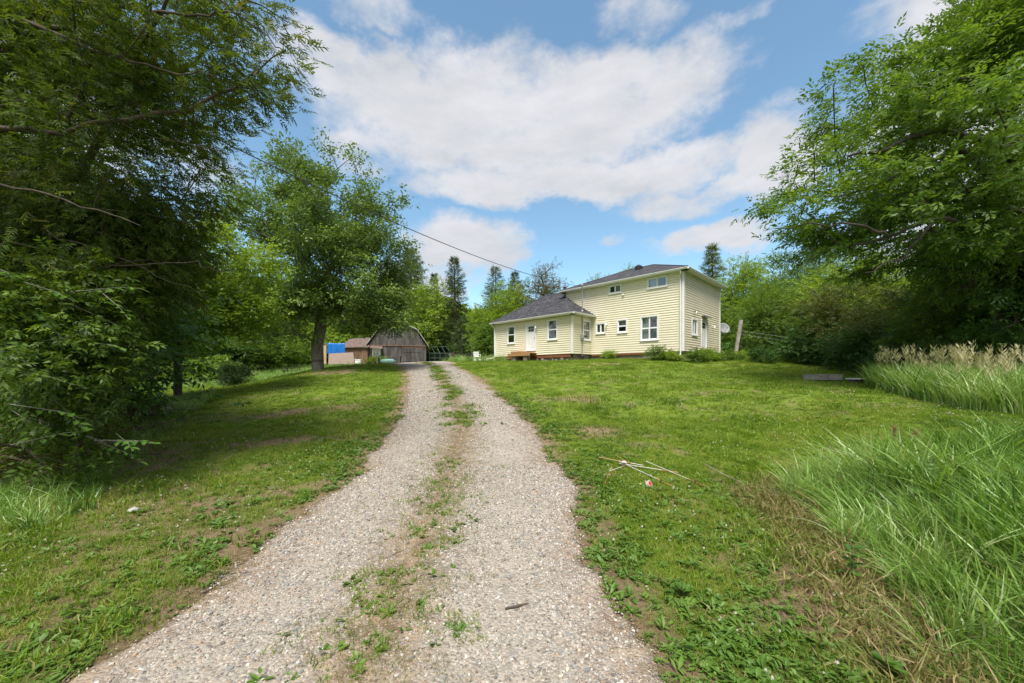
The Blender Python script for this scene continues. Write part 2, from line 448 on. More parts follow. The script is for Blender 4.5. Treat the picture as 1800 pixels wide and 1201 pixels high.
def gz(x, y):
    """height of the land"""
    x = np.atleast_1d(np.asarray(x, float)); y = np.atleast_1d(np.asarray(y, float))
    sh = x.shape; x = x.ravel(); y = y.ravel()
    xc = np.clip(x, -60, 60) / 10; yc = np.clip(y, -20, 90) / 10
    z = np.zeros(len(x))
    for i in range(0, len(x), 20000):
        a = xc[i:i + 20000]; b = yc[i:i + 20000]
        r2 = (a[:, None] - _P[None, :, 0]) ** 2 + (b[:, None] - _P[None, :, 1]) ** 2
        z[i:i + 20000] = _k(r2) @ _W[:_n] + _W[_n] + _W[_n + 1] * a + _W[_n + 2] * b
    z += (fbm(x * .45 + 40, y * .45 + 9, 3) - .5) * .10 * np.clip(y / 8, .3, 1)
    z += (fbm(x * 2.3, y * 2.3, 3) - .5) * .035
    return z.reshape(sh)


def g1(x, y): return float(gz([x], [y])[0])


DY = np.array([-4, 0, 2, 3, 4, 5, 6, 8, 10, 12, 16, 20, 23, 26, 30, 36, 42, 46.6])
DL = np.array([-2.45, -2.4, -2.35, -2.25, -2.25, -2.28, -2.35, -2.55, -3.02, -3.5, -4.5, -5.6, -6.7, -8.2, -11, -15, -17.5, -18.5])
DR = np.array([.75, .78, .78, .8, .72, .7, .64, .43, .08, -.4, -1.35, -2.4, -3.3, -4.3, -4.6, -6.5, -8, -9])
SY = np.array([-4, 2.3, 3.4, 4.85, 8, 12, 19.5, 24, 28, 47])
SX = np.array([-.8, -.8, -.84, -.86, -1.06, -1.85, -3.75, -4.9, -6.4, -14])


def drive_dist(x, y):
    """signed distance outside the gravel (m), and distance from its grassy middle"""
    l = np.interp(y, DY, DL); r = np.interp(y, DY, DR)
    wob = (fbm(x * 1.3 + 5, y * 1.3, 3) - .5) * .42 + (fbm(x * 4.3 + 5, y * 4.3, 2) - .5) * .22 + .04
    d = np.maximum(l - x, x - r) + wob
    d = np.where(y > 47, 3, d)
    s = np.abs(x - np.interp(y, SY, SX))
    return d, s


def gauss(x, y, cx, cy, rx, ry, rot=0):
    c, s = math.cos(rot), math.sin(rot)
    dx = (x - cx) * c + (y - cy) * s; dy = -(x - cx) * s + (y - cy) * c
    return np.exp(-(dx / rx) ** 2 - (dy / ry) ** 2)


def bare(x, y):
    """0..1 how much bare soil / dead thatch shows in the lawn"""
    b = gauss(x, y, 1.85, 7.7, .6, .55) * 1.0 + gauss(x, y, 2.1, 11.5, .8, .7) * .7 + gauss(x, y, 2.3, 6.7, .35, .2) * .7
    b = b + gauss(x, y, -10, 20.6, 1.7, .7) * .8 + gauss(x, y, -4.4, 7.2, 1.7, .25, .35) * 1.0
    b = b + gauss(x, y, -6.2, 10.5, 3, .5, .3) * .6 + gauss(x, y, -12.8, 23.5, 2.5, 1.5) * .7
    b = b + gauss(x, y, 5.8, 21.5, 1.3, .5) * .9 + gauss(x, y, 9, 9, 1.6, .35) * .6 + gauss(x, y, -4.5, 4.3, 1.6, .9) * .5
    b = b + gauss(x, y, -3.2, 2.9, 1.0, 1.0) * .45 + gauss(x, y, 2.5, 3.2, .8, 1.6) * .38 + gauss(x, y, 2.2, 2.4, .9, .8) * .35
    b = b + gauss(x, y, -7.6, 6.3, 1.8, 1.4) * 1.2
    n = fbm(x * 2.1 + 3, y * 2.1 + 8, 4)
    b = b * (.45 + 1.1 * n) + np.clip((n - .55) * 2.6, 0, 1) * .75 + gauss(x, y, -4.5, 6, 2.5, 3.5) * .22
    d, s = drive_dist(x, y)
    b = b + np.clip(1 - d / .5, 0, 1) * .95 * (.5 + n)
    return np.clip(b, 0, 1)


# ---- ground sheet: fine near the camera, reaching the horizon
def axis(lo, hi, n, k, c=0.0):
    t = np.linspace(-1, 1, n)
    a = np.sinh(t * k) / math.sinh(k)
    return c + np.where(a < 0, -a * (lo - c), a * (hi - c))


gx = axis(-900, 900, 430, 7.6); gy = axis(-500, 1500, 470, 7.6, 5)
GX, GY = np.meshgrid(gx, gy)
GZ = gz(GX, GY)
far = np.clip((np.hypot(GX, GY - 20) - 90) / 400, 0, 1)
GZ = GZ + far * far * 6
dd, ss = drive_dist(GX, GY)
GZg = GZ - np.clip((-dd - .10) / .2, 0, 1) * .09 * (GY < 46)
nx, ny = len(gx), len(gy)
idx = np.arange(nx * ny).reshape(ny, nx)
F = np.stack([idx[:-1, :-1], idx[:-1, 1:], idx[1:, 1:], idx[1:, :-1]], -1).reshape(-1, 4)
V = np.stack([GX, GY, GZg], -1).reshape(-1, 3)


def mat_ground():
    m, nt, N, L, out = newmat('lawn_and_soil')
    tc = N.new('ShaderNodeTexCoord')
    p = N.new('ShaderNodeBsdfPrincipled'); p.inputs['Roughness'].default_value = .95; p.inputs['Specular IOR Level'].default_value = .1

    def noise(sc, det=6, ro=.65):
        t = N.new('ShaderNodeTexNoise'); t.inputs['Scale'].default_value = sc; t.inputs['Detail'].default_value = det
        t.inputs['Roughness'].default_value = ro; L.new(tc.outputs['Object'], t.inputs[0]); return t

    def mix(f, a, b, bt='MIX'):
        x = N.new('ShaderNodeMix'); x.data_type = 'RGBA'; x.blend_type = bt
        for i, v in ((0, f), (6, a), (7, b)):
            if hasattr(v, 'links'): L.new(v, x.inputs[i])
            elif isinstance(v, tuple): x.inputs[i].default_value = (*v, 1)
            else: x.inputs[i].default_value = v
        return x.outputs[2]
    g1n = rampnode(N, [(.3, (.09, .15, .014)), (.5, (.14, .215, .018)), (.7, (.20, .27, .03))]); L.new(noise(1.1, 8).outputs[0], g1n.inputs[0])
    g2n = rampnode(N, [(.35, (.05, .085, .010)), (.65, (.17, .225, .035))]); L.new(noise(38, 5, .75).outputs[0], g2n.inputs[0])
    green = mix(.45, g1n.outputs[0], g2n.outputs[0])
    s1 = rampnode(N, [(.3, (.11, .075, .045)), (.5, (.23, .165, .10)), (.72, (.33, .26, .17))]); L.new(noise(26, 8, .75).outputs[0], s1.inputs[0])
    at = N.new('ShaderNodeAttribute'); at.attribute_name = 'bare'
    nf = noise(22, 6, .7)
    ma = N.new('ShaderNodeMath'); ma.operation = 'MULTIPLY_ADD'; ma.inputs[1].default_value = 1.6; ma.inputs[2].default_value = -.8
    L.new(nf.outputs[0], ma.inputs[0])
    ad = N.new('ShaderNodeMath'); ad.operation = 'ADD'; L.new(at.outputs['Fac'], ad.inputs[0]); L.new(ma.outputs[0], ad.inputs[1])
    mr = N.new('ShaderNodeMapRange'); mr.inputs['From Min'].default_value = .12; mr.inputs['From Max'].default_value = .62; L.new(ad.outputs[0], mr.inputs[0])
    L.new(mix(mr.outputs[0], green, s1.outputs[0]), p.inputs['Base Color'])
    b = N.new('ShaderNodeBump'); b.inputs['Distance'].default_value = .03; L.new(noise(45, 6, .8).outputs[0], b.inputs['Height'])
    L.new(b.outputs[0], p.inputs['Normal']); L.new(p.outputs[0], out.inputs[0])
    return m


M['ground'] = mat_ground()
near = (np.abs(GX) < 60) & (GY > -20) & (GY < 90)
B = np.where(near, bare(GX, GY), .1)
tag(mesh_obj('ground', V, F, M['ground'], smooth=True, attrs={'bare': B.ravel()}), kind='structure')


# ---- gravel driveway
def mat_gravel():
    m, nt, N, L, out = newmat('mixed_gravel')
    tc = N.new('ShaderNodeTexCoord')
    p = N.new('ShaderNodeBsdfPrincipled'); p.inputs['Roughness'].default_value = .9; p.inputs['Specular IOR Level'].default_value = .25
    v = N.new('ShaderNodeTexVoronoi'); v.inputs['Scale'].default_value = 55; L.new(tc.outputs['Object'], v.inputs[0])
    sp = N.new('ShaderNodeSeparateColor'); L.new(v.outputs['Color'], sp.inputs[0])
    r = rampnode(N, [(0, (.11, .10, .10)), (.2, (.20, .18, .15)), (.45, (.31, .28, .24)), (.65, (.36, .31, .26)), (.8, (.18, .185, .185)), (1, (.52, .48, .41))])
    L.new(sp.outputs[0], r.inputs[0])
    t = N.new('ShaderNodeTexNoise'); t.inputs['Scale'].default_value = 1.6; t.inputs['Detail'].default_value = 8; L.new(tc.outputs['Object'], t.inputs[0])
    dust = rampnode(N, [(.3, (.26, .225, .18)), (.7, (.38, .335, .275))]); L.new(t.outputs[0], dust.inputs[0])
    dm = rampnode(N, [(.42, (.25, .25, .25)), (.62, (.75, .75, .75))])
    t3 = N.new('ShaderNodeTexNoise'); t3.inputs['Scale'].default_value = 9; t3.inputs['Detail'].default_value = 6; L.new(tc.outputs['Object'], t3.inputs[0]); L.new(t3.outputs[0], dm.inputs[0])
    mx = N.new('ShaderNodeMix'); mx.data_type = 'RGBA'; L.new(dm.outputs[0], mx.inputs[0]); L.new(r.outputs[0], mx.inputs[6]); L.new(dust.outputs[0], mx.inputs[7])
    at = N.new('ShaderNodeAttribute'); at.attribute_name = 'soil'
    so = rampnode(N, [(.35, (.14, .095, .06)), (.65, (.29, .21, .14))]); L.new(t3.outputs[0], so.inputs[0])
    nf = N.new('ShaderNodeTexNoise'); nf.inputs['Scale'].default_value = 14; nf.inputs['Detail'].default_value = 7; L.new(tc.outputs['Object'], nf.inputs[0])
    ma = N.new('ShaderNodeMath'); ma.operation = 'MULTIPLY_ADD'; ma.inputs[1].default_value = 1.8; ma.inputs[2].default_value = -.9; L.new(nf.outputs[0], ma.inputs[0])
    ad = N.new('ShaderNodeMath'); ad.operation = 'ADD'; ad.use_clamp = True; L.new(at.outputs['Fac'], ad.inputs[0]); L.new(ma.outputs[0], ad.inputs[1])
    mx2 = N.new('ShaderNodeMix'); mx2.data_type = 'RGBA'; L.new(ad.outputs[0], mx2.inputs[0]); L.new(mx.outputs[2], mx2.inputs[6]); L.new(so.outputs[0], mx2.inputs[7])
    L.new(mx2.outputs[2], p.inputs['Base Color'])
    b = N.new('ShaderNodeBump'); b.inputs['Distance'].default_value = .012; b.invert = True
    L.new(v.outputs['Distance'], b.inputs['Height']); L.new(b.outputs[0], p.inputs['Normal']); L.new(p.outputs[0], out.inputs[0])
    return m


M['gravel'] = mat_gravel()
rows = np.concatenate([np.arange(-4, 12, .07), np.arange(12, 26, .14), np.arange(26, 47, .3)])
lat = np.linspace(-.2, 1.2, 64)
RY, LT = np.meshgrid(rows, lat, indexing='ij')
l = np.interp(RY, DY, DL); r_ = np.interp(RY, DY, DR)
DXg = l + (r_ - l) * LT
dz, sz = drive_dist(DXg, RY)
soil = np.clip(1 - sz / .5, 0, 1) * .95 + np.clip(1 + dz / .5, 0, 1) * .75
DZ = gz(DXg, RY) - np.clip((dz + .02) / .12, 0, 1) * .09 + np.clip(-dz / .25, 0, 1) * .02 + .012 - .012 * np.exp(-((sz - .75) / .3) ** 2) + .01 * RY.clip(0, 30) / 30
n0, n1 = DXg.shape
ix = np.arange(n0 * n1).reshape(n0, n1)
DF = np.stack([ix[:-1, :-1], ix[:-1, 1:], ix[1:, 1:], ix[1:, :-1]], -1).reshape(-1, 4)
tag(mesh_obj('gravel_driveway', np.stack([DXg, RY, DZ], -1).reshape(-1, 3), DF, M['gravel'], smooth=True, attrs={'soil': soil.ravel()}), kind='structure')

# ================================================================ SCATTER (geometry nodes, uncountable ground cover only)
_prot = []


def scatter(name, pts, rots, scls, protos, label=None):
    me = bpy.data.meshes.new(name)
    n = len(pts)
    me.vertices.add(n); me.vertices.foreach_set('co', np.asarray(pts, np.float32).ravel())
    a = me.attributes.new('rot', 'FLOAT_VECTOR', 'POINT'); a.data.foreach_set('vector', np.asarray(rots, np.float32).ravel())
    a = me.attributes.new('scl', 'FLOAT', 'POINT'); a.data.foreach_set('value', np.asarray(scls, np.float32))
    a = me.attributes.new('pick', 'INT', 'POINT'); a.data.foreach_set('value', rng.integers(0, len(protos), n).astype(np.int32))
    o = bpy.data.objects.new(name, me); COL.objects.link(o); o['kind'] = 'stuff'
    if label: o['label'] = label
    col = bpy.data.collections.new(name + '_kinds')
    for p in protos: col.objects.link(p)
    ng = bpy.data.node_groups.new(name, 'GeometryNodeTree')
    ng.interface.new_socket('Geometry', in_out='INPUT', socket_type='NodeSocketGeometry')
    ng.interface.new_socket('Geometry', in_out='OUTPUT', socket_type='NodeSocketGeometry')
    N, L = ng.nodes, ng.links
    gi = N.new('NodeGroupInput'); go = N.new('NodeGroupOutput')
    ip = N.new('GeometryNodeInstanceOnPoints'); ci = N.new('GeometryNodeCollectionInfo')
    ci.inputs[0].default_value = col; ci.inputs['Separate Children'].default_value = True; ci.inputs['Reset Children'].default_value = True
    ip.inputs['Pick Instance'].default_value = True

    def att(nm, t):
        x = N.new('GeometryNodeInputNamedAttribute'); x.data_type = t; x.inputs[0].default_value = nm
        return [s for s in x.outputs if s.enabled][0]
    L.new(gi.outputs[0], ip.inputs['Points']); L.new(ci.outputs[0], ip.inputs['Instance'])
    L.new(att('pick', 'INT'), ip.inputs['Instance Index']); L.new(att('scl', 'FLOAT'), ip.inputs['Scale'])
    e2r = N.new('FunctionNodeEulerToRotation'); L.new(att('rot', 'FLOAT_VECTOR'), e2r.inputs[0]); L.new(e2r.outputs[0], ip.inputs['Rotation'])
    L.new(ip.outputs[0], go.inputs[0])
    md = o.modifiers.new('scatter', 'NODES'); md.node_group = ng
    return o


def proto(name, V, F, mat, tint=None):
    me = bpy.data.meshes.new(name); me.from_pydata([tuple(v) for v in V], [], F); me.update(); me.materials.append(mat)
    a = me.attributes.new('tint', 'FLOAT', 'POINT'); a.data.foreach_set('value', np.full(len(V), .5, np.float32) if tint is None else np.asarray(tint, np.float32))
    return bpy.data.objects.new(name, me)


def clump(name, n, h, spread, width, mat, bend=.5, seed=0, seg=3, lean=(0, 0)):
    r = random.Random(seed); V = []; F = []
    for i in range(n):
        a = r.uniform(0, 6.283); rr = spread * math.sqrt(r.random())
        bx, by = rr * math.cos(a), rr * math.sin(a)
        hh = h * r.uniform(.5, 1.15); d = a + r.gauss(0, 1.0); k = bend * r.uniform(.3, 1.4)
        w = width * r.uniform(.7, 1.3); wa = r.uniform(0, 6.283)
        b = len(V)
        for s in range(seg + 1):
            t = s / seg
            x = bx + (math.cos(d) * k * t * t + lean[0] * t * t) * hh; y = by + (math.sin(d) * k * t * t + lean[1] * t * t) * hh
            z = hh * (t - .35 * k * t * t) - .01
            ww = w * (1 - t ** 1.6)
            if s == seg: V.append((x, y, z))
            else: V += [(x - ww * math.cos(wa), y - ww * math.sin(wa), z), (x + ww * math.cos(wa), y + ww * math.sin(wa), z)]
        for s in range(seg):
            q = b + 2 * s
            if s == seg - 1: F.append((q, q + 1, q + 2))
            else: F.append((q, q + 1, q + 3, q + 2))
    return proto(name, V, F, mat, np.repeat([r.random() for _ in range(n)], seg * 2 + 1))


def rosette(name, n, ln, wd, mat, seed, up=.5, stem=0):
    """low broad leaved weed: every leaf a bent five-point blade"""
    r = random.Random(seed); V = []; F = []
    for i in range(n):
        a = r.uniform(0, 6.283); el = up * r.uniform(.4, 1.6); L_ = ln * r.uniform(.6, 1.2); w = wd * r.uniform(.8, 1.2)
        ca, sa = math.cos(a), math.sin(a); b = len(V)
        ox, oy = (r.gauss(0, ln * .35), r.gauss(0, ln * .35))
        for t, ww in ((.12, .12), (.45, 1), (.75, .8), (1, 0)):
            rr = L_ * t; z = L_ * (el * t - .55 * t * t * el) + .012
            cx, cy = ox + ca * rr, oy + sa * rr
            if ww == 0: V.append((cx, cy, z))
            else:
                V.append((cx - sa * w * ww, cy + ca * w * ww, z + w * .25)); V.append((cx, cy, z)); V.append((cx + sa * w * ww, cy - ca * w * ww, z + w * .25))
        for k in (0, 3):
            F += [(b + k, b + k + 1, b + k + 4, b + k + 3), (b + k + 1, b + k + 2, b + k + 5, b + k + 4)]
        F += [(b + 6, b + 7, b + 9), (b + 7, b + 8, b + 9)]
    return proto(name, V, F, mat)


def fan_points(n, y0, y1, pw=1.0, xk=1.5):
    """random ground points in the wedge the photograph shows"""
    y = y0 + (y1 - y0) * rng.random(n) ** pw
    x = (rng.random(n) * 2 - 1) * (xk * y + .6)
    return x, y


def in_poly(x, y, P):
    c = np.zeros(len(x), bool); j = len(P) - 1
    for i in range(len(P)):
        xi, yi = P[i]; xj, yj = P[j]
        c ^= ((yi > y) != (yj > y)) & (x < (xj - xi) * (y - yi) / (yj - yi + 1e-12) + xi); j = i
    return c


TALL = [(2.5, .8), (2.45, 2.1), (2.95, 3.1), (3.25, 4.3), (3.9, 4.9), (5.4, 4.9), (7.8, 5.4), (9, 3), (8, .8)]
REED = [(12.3, 12.9), (11.2, 10.4), (10.2, 8.0), (11.2, 6.6), (15, 7.5), (17, 11), (14.5, 12.6)]


def house_mask(x, y):
    ux, uy = x - 10.72, y - 23.2
    a = ux * -.703 + uy * .711; b = ux * .711 + uy * .703
    return ((a > -.1) & (a < 9.2) & (b > -.1) & (b < 7.1)) | ((a > 6.6) & (a < 15) & (b > -2.5) & (b < 4.8))


def scat_rot(n, tilt=.12):
    return np.stack([rng.normal(0, tilt, n), rng.normal(0, tilt, n), rng.random(n) * 6.283], -1)


# lawn
lawn_protos = [clump('lawn_tuft', 34, .055, .085, .0028, M['grass'], .7, s, 2) for s in range(5)]
def lawn_layer(name, n, y0, y1, pw, s0, s1):
    x, y = fan_points(n, y0, y1, pw)
    d, s = drive_dist(x, y); b = bare(x, y)
    keep = (d > .02) & (rng.random(n) > b * 1.05 - .05) & ~house_mask(x, y) & ~((y > 46.5) & (x < -6))
    keep &= (rng.random(n) < np.clip(d / .25, .15, 1))
    x, y = x[keep], y[keep]
    scatter(name, np.stack([x, y, gz(x, y)], -1), scat_rot(len(x), .15), (s0 + (s1 - s0) * (y - y0) / (y1 - y0)) * rng.uniform(.7, 1.35, len(x)) * (.75 + .6 * fbm(x * .8, y * .8, 3)), lawn_protos, 'short green lawn grass')
lawn_layer('lawn_grass', 34000, 1.1, 9, 1.0, .75, 1.15)
lawn_layer('lawn_grass', 42000, 9, 34, .85, 1.2, 2.4)
x, y = fan_points(30000, 1.3, 20, .8); d, s = drive_dist(x, y); pn = fbm(x * .9 + 33, y * .9 + 5, 4)
k = (d > .12) & (rng.random(len(x)) < np.clip((pn - .5) * 6, 0, 1) * .35) & ~house_mask(x, y); x, y = x[k], y[k]
scatter('coarse_lawn_tufts', np.stack([x, y, gz(x, y)], -1), scat_rot(len(x), .2), rng.uniform(1.3, 2.3, len(x)) * (1 + y / 25), lawn_protos, 'coarser darker tufts in the lawn')
dry_protos = [clump('dry_tuft', 26, .04, .09, .002, M['grass_dry'], 1.6, 20 + s, 2) for s in range(3)]
x, y = fan_points(26000, 1.1, 14, .9); b = bare(x, y); d, s = drive_dist(x, y)
k = (rng.random(len(x)) < b * .9) & ((d > -.12) | ((s < .3) & (rng.random(len(x)) < .5)))
x, y = x[k], y[k]
scatter('dry_thatch', np.stack([x, y, gz(x, y) + .002], -1), scat_rot(len(x), .5), rng.uniform(.6, 1.3, len(x)), dry_protos, 'dry brown dead grass thatch')

# clover and plantain near the wheel tracks
weed_protos = [rosette('clover_patch', 16, .045, .011, M['weed'], 1, .7), rosette('plantain_rosette', 8, .09, .02, M['weed'], 2, .7), rosette('clover_patch', 22, .035, .012, M['weed'], 3, .9), rosette('dandelion_rosette', 10, .12, .014, M['weed'], 4, .8)]
x, y = fan_points(85000, 1.2, 13, .8); d, s = drive_dist(x, y)
n_ = fbm(x * 2.2 + 9, y * 2.2, 3)
pr = np.where(d > 0, np.exp(-((d - .35) / .55) ** 2) * .85 * (n_ > .43) + .10 + .30 * np.exp(-((x - 2.3) / 1.1) ** 2) * (y < 5), 0)
k = rng.random(len(x)) < pr
x, y = x[k], y[k]
scatter('roadside_weeds', np.stack([x, y, gz(x, y) + .004], -1), scat_rot(len(x), .2), rng.uniform(.28, .72, len(x)), weed_protos, 'clover, plantain and dandelion leaves along the gravel')
# white clover heads
M['clover'] = mat_leaf('clover_head', [(.5, .5, .42), (.65, .62, .55)], trans=.2, inst=True)
cv = []
for q in range(3):
    V = []; F = []; rr = random.Random(q)
    for i in range(9):
        a = i * .7; V += [(0, 0, .055), (.008 * math.cos(a), .008 * math.sin(a), .062), (.007 * math.cos(a + .5), .007 * math.sin(a + .5), .068 + .002 * (i % 3))]; F.append((3 * i, 3 * i + 1, 3 * i + 2))
    cv.append(proto('clover_head', V, F, M['clover']))
x, y = fan_points(5200, 1.5, 18, .8); d, s = drive_dist(x, y); k = (d > .2) & (fbm(x * .7 + 3, y * .7, 3) > .5); x, y = x[k], y[k]
scatter('clover_flowers', np.stack([x, y, gz(x, y)], -1), scat_rot(len(x), .3), rng.uniform(.7, 1.2, len(x)) * (1 + y / 30), cv, 'tiny white clover flowers in the lawn')
# middle strip weeds in patches
x = np.interp(np.linspace(1.3, 30, 9000) + 0, SY, SX); y = np.linspace(1.3, 30, 9000); x = x + rng.normal(0, .24, len(x)) ; y = y + rng.normal(0, .1, len(y))
pn = fbm(x * 2.0 + 70, y * 1.6 + 13, 3)
k = (rng.random(len(x)) < np.clip((pn - .45) * 7, 0, 1) * np.where(y < 8, .42, .95)); x, y = x[k], y[k]
pats = [(-.74, 2.3, .2), (-.86, 2.42, .14), (-.79, 2.85, .2), (-.95, 2.75, .12), (-.75, 3.5, .16), (-.6, 3.3, .1), (-.84, 4.2, .2), (-.85, 4.7, .16), (-.95, 5.5, .15), (-.3, 2.25, .03), (-.62, 3.9, .1)]
px2 = np.concatenate([rng.normal(a, r, int(260 * r / .2)) for a, b_, r in pats]); py2 = np.concatenate([rng.normal(b_, r * .9, int(260 * r / .2)) for a, b_, r in pats])
k = rng.random(len(px2)) < .42 * (fbm(px2 * 7, py2 * 7, 2) > .42); x = np.concatenate([x, px2[k]]); y = np.concatenate([y, py2[k]]); o_ = rng.permutation(len(x)); x = x[o_]; y = y[o_]
hf = len(x) // 2
zz = gz(x, y) + .016
scatter('strip_weeds', np.stack([x[:hf], y[:hf], zz[:hf]], -1), scat_rot(hf, .2), rng.uniform(.25, .65, hf) * np.where(y[:hf] > 8, 1.7, 1), weed_protos, 'green weeds growing in the middle strip of the driveway')
scatter('strip_grass', np.stack([x[hf:], y[hf:], zz[hf:]], -1), scat_rot(len(x) - hf, .3), rng.uniform(.6, 1.2, len(x) - hf) * np.where(y[hf:] > 8, 1.5, 1), lawn_protos, 'grass tufts in the middle strip of the driveway')
x = np.interp(np.linspace(1.3, 20, 7000), SY, SX); y = np.linspace(1.3, 20, 7000); x = x + rng.normal(0, .3, len(x))
scatter('strip_straw', np.stack([x, y, gz(x, y) + .016], -1), scat_rot(len(x), .5), rng.uniform(.5, 1.1, len(x)), dry_protos, 'dry straw lying in the middle strip')

# gravel stones
def stone_mat(nm, stops):
    m, nt, N, L, out = newmat(nm)
    oi = N.new('ShaderNodeObjectInfo'); r = rampnode(N, stops); r.color_ramp.interpolation = 'CONSTANT'; L.new(oi.outputs['Random'], r.inputs[0])
    p = N.new('ShaderNodeBsdfPrincipled'); p.inputs['Roughness'].default_value = .8; L.new(r.outputs[0], p.inputs['Base Color']); L.new(p.outputs[0], out.inputs[0]); return m


M['stones'] = stone_mat('gravel_stone', [(0, (.11, .10, .09)), (.12, (.21, .185, .15)), (.3, (.31, .28, .245)), (.5, (.36, .32, .27)), (.62, (.18, .19, .2)), (.72, (.32, .22, .15)), (.8, (.42, .38, .32)), (.93, (.48, .45, .41))])


def stone(seed):
    r = random.Random(seed)
    import bmesh
    bm = bmesh.new(); bmesh.ops.create_icosphere(bm, subdivisions=1, radius=1)
    V = [(v.co.x * r.uniform(.75, 1.2), v.co.y * r.uniform(.6, 1.0), v.co.z * r.uniform(.4, .75)) for v in bm.verts]
    F = [tuple(v.index for v in f.verts) for f in bm.faces]; bm.free()
    return proto('gravel_stone', V, F, M['stones'])


stones = [stone(i) for i in range(6)]
def gravel(n, y0, y1, r0, r1, pw=1):
    y = y0 + (y1 - y0) * rng.random(n) ** pw
    l = np.interp(y, DY, DL) - .15; r = np.interp(y, DY, DR) + .15
    x = l + (r - l) * rng.random(n); d, s = drive_dist(x, y)
    k = (rng.random(n) < 1 - .5 * np.exp(-((s - .8) / .32) ** 2)) & (d < .10) & (rng.random(n) > np.exp(-(s / .36) ** 2) * .78) & (rng.random(n) < np.clip(-d / .25 + .3, 0, 1)) & (rng.random(n) < .35 + 1.2 * fbm(x * 1.6, y * 1.1 + 20, 3))
    x, y, d, s = x[k], y[k], d[k], s[k]; n = len(x)
    z = gz(x, y) + np.clip(-d / .25, -1.5, 1) * .02 + .012 - .012 * np.exp(-((s - .75) / .3) ** 2) + .01 * y / 30
    sc = rng.lognormal(math.log(r0), .42, n).clip(.003, .022) * (1 + (r1 / r0 - 1) * (y - y0) / (y1 - y0))
    scatter('loose_gravel', np.stack([x, y, z + sc * .15], -1), rng.normal(0, .35, (n, 3)) + np.stack([0 * x, 0 * x, rng.random(n) * 6.28], -1), sc, stones, 'loose mixed gravel stones')
gravel(105000, 1.3, 5.5, .0046, .0066, .8)
gravel(70000, 5.5, 14, .0068, .012, .9)
gravel(24000, 14, 27, .012, .018, .9)
# stray stones out on the verge
# tall grass right
tall_protos = [clump('tall_grass', 26, (.56, .55, .44, .6, .58, .46)[s], .15, (.006, .011, .007, .009, .013, .008)[s], M['tallgrass'], (.9, .5, 1.1, .8, .6, 1.3)[s], 40 + s, 6, lean=((-.38, -.12, .1, -.5, -.08, 0)[s], (-.1, -.15, .1, .1, -.2, -.05)[s])) for s in range(6)]
x = rng.uniform(2, 9, 9000); y = rng.uniform(.8, 5.6, 9000); k = in_poly(x + (fbm(x * 3, y * 3) - .5) * .5, y, TALL) & (rng.random(9000) < .42); x, y = x[k], y[k]
scatter('tall_grass', np.stack([x, y, gz(x, y)], -1), np.stack([rng.normal(0, .1, len(x)), rng.normal(0, .1, len(x)), rng.normal(0, .75, len(x)) + 2.4 * (fbm(x * .9, y * .9 + 50, 2) - .5)], -1), rng.uniform(.55, 1.25, len(x)) * np.clip(.5 + (x - 2.3) * .35, .45, 1.0) * (.7 + .6 * fbm(x * 1.1 + 30, y * 1.1, 2)), tall_protos, 'tall drooping wild grass at the right of the lawn')
# lush weeds and short grass between the tall blades
xw = rng.uniform(2, 9, 2600); yw = rng.uniform(.8, 5.6, 2600); kw = in_poly(xw, yw, TALL) & (fbm(xw * 1.5 + 9, yw * 1.5, 3) > .62); xw, yw = xw[kw], yw[kw]
scatter('meadow_weeds', np.stack([xw, yw, gz(xw, yw) + rng.uniform(.1, .45, len(xw))], -1), scat_rot(len(xw), .4), rng.uniform(.5, 1.0, len(xw)), weed_protos, 'broad weed leaves mixed into the tall grass')
x = rng.uniform(1.8, 3.4, 2500); y = rng.uniform(1.2, 5.2, 2500); k = in_poly(x + .55, y, TALL) & ~in_poly(x, y, TALL); x, y = x[k], y[k]
scatter('dry_grass_edge', np.stack([x, y, gz(x, y)], -1), scat_rot(len(x), .4), rng.uniform(1.2, 3.2, len(x)), dry_protos, 'dry flattened grass beside the tall grass')
x = rng.uniform(2, 9, 1100); y = rng.uniform(.8, 5.6, 1100); k = in_poly(x, y, TALL); x, y = x[k], y[k]
dead_protos = [clump('dead_stems', 6, .75, .12, .004, M['grass_dry'], .7, 80 + s, 5, lean=(-.5, .1)) for s in range(3)]
scatter('dead_stems', np.stack([x, y, gz(x, y)], -1), scat_rot(len(x), .2), rng.uniform(.5, 1.0, len(x)) * np.clip(.5 + (x - 2.3) * .35, .45, 1.0), dead_protos, 'dead straw stems standing in the tall grass')
# reed patch far right
reed_protos = [clump('reed_grass', 26, 1.0, .2, .012, M['tallgrass'], .55, 60 + s, 5) for s in range(3)]
x = rng.uniform(9, 18, 5200); y = rng.uniform(6, 13.2, 5200); k = in_poly(x, y, REED) & (rng.random(5200) < .55); x, y = x[k], y[k]
scatter('reed_grass', np.stack([x, y, gz(x, y)], -1), scat_rot(len(x), .08), rng.uniform(.65, 1.2, len(x)), reed_protos, 'tall reed grass below the trees at the right')


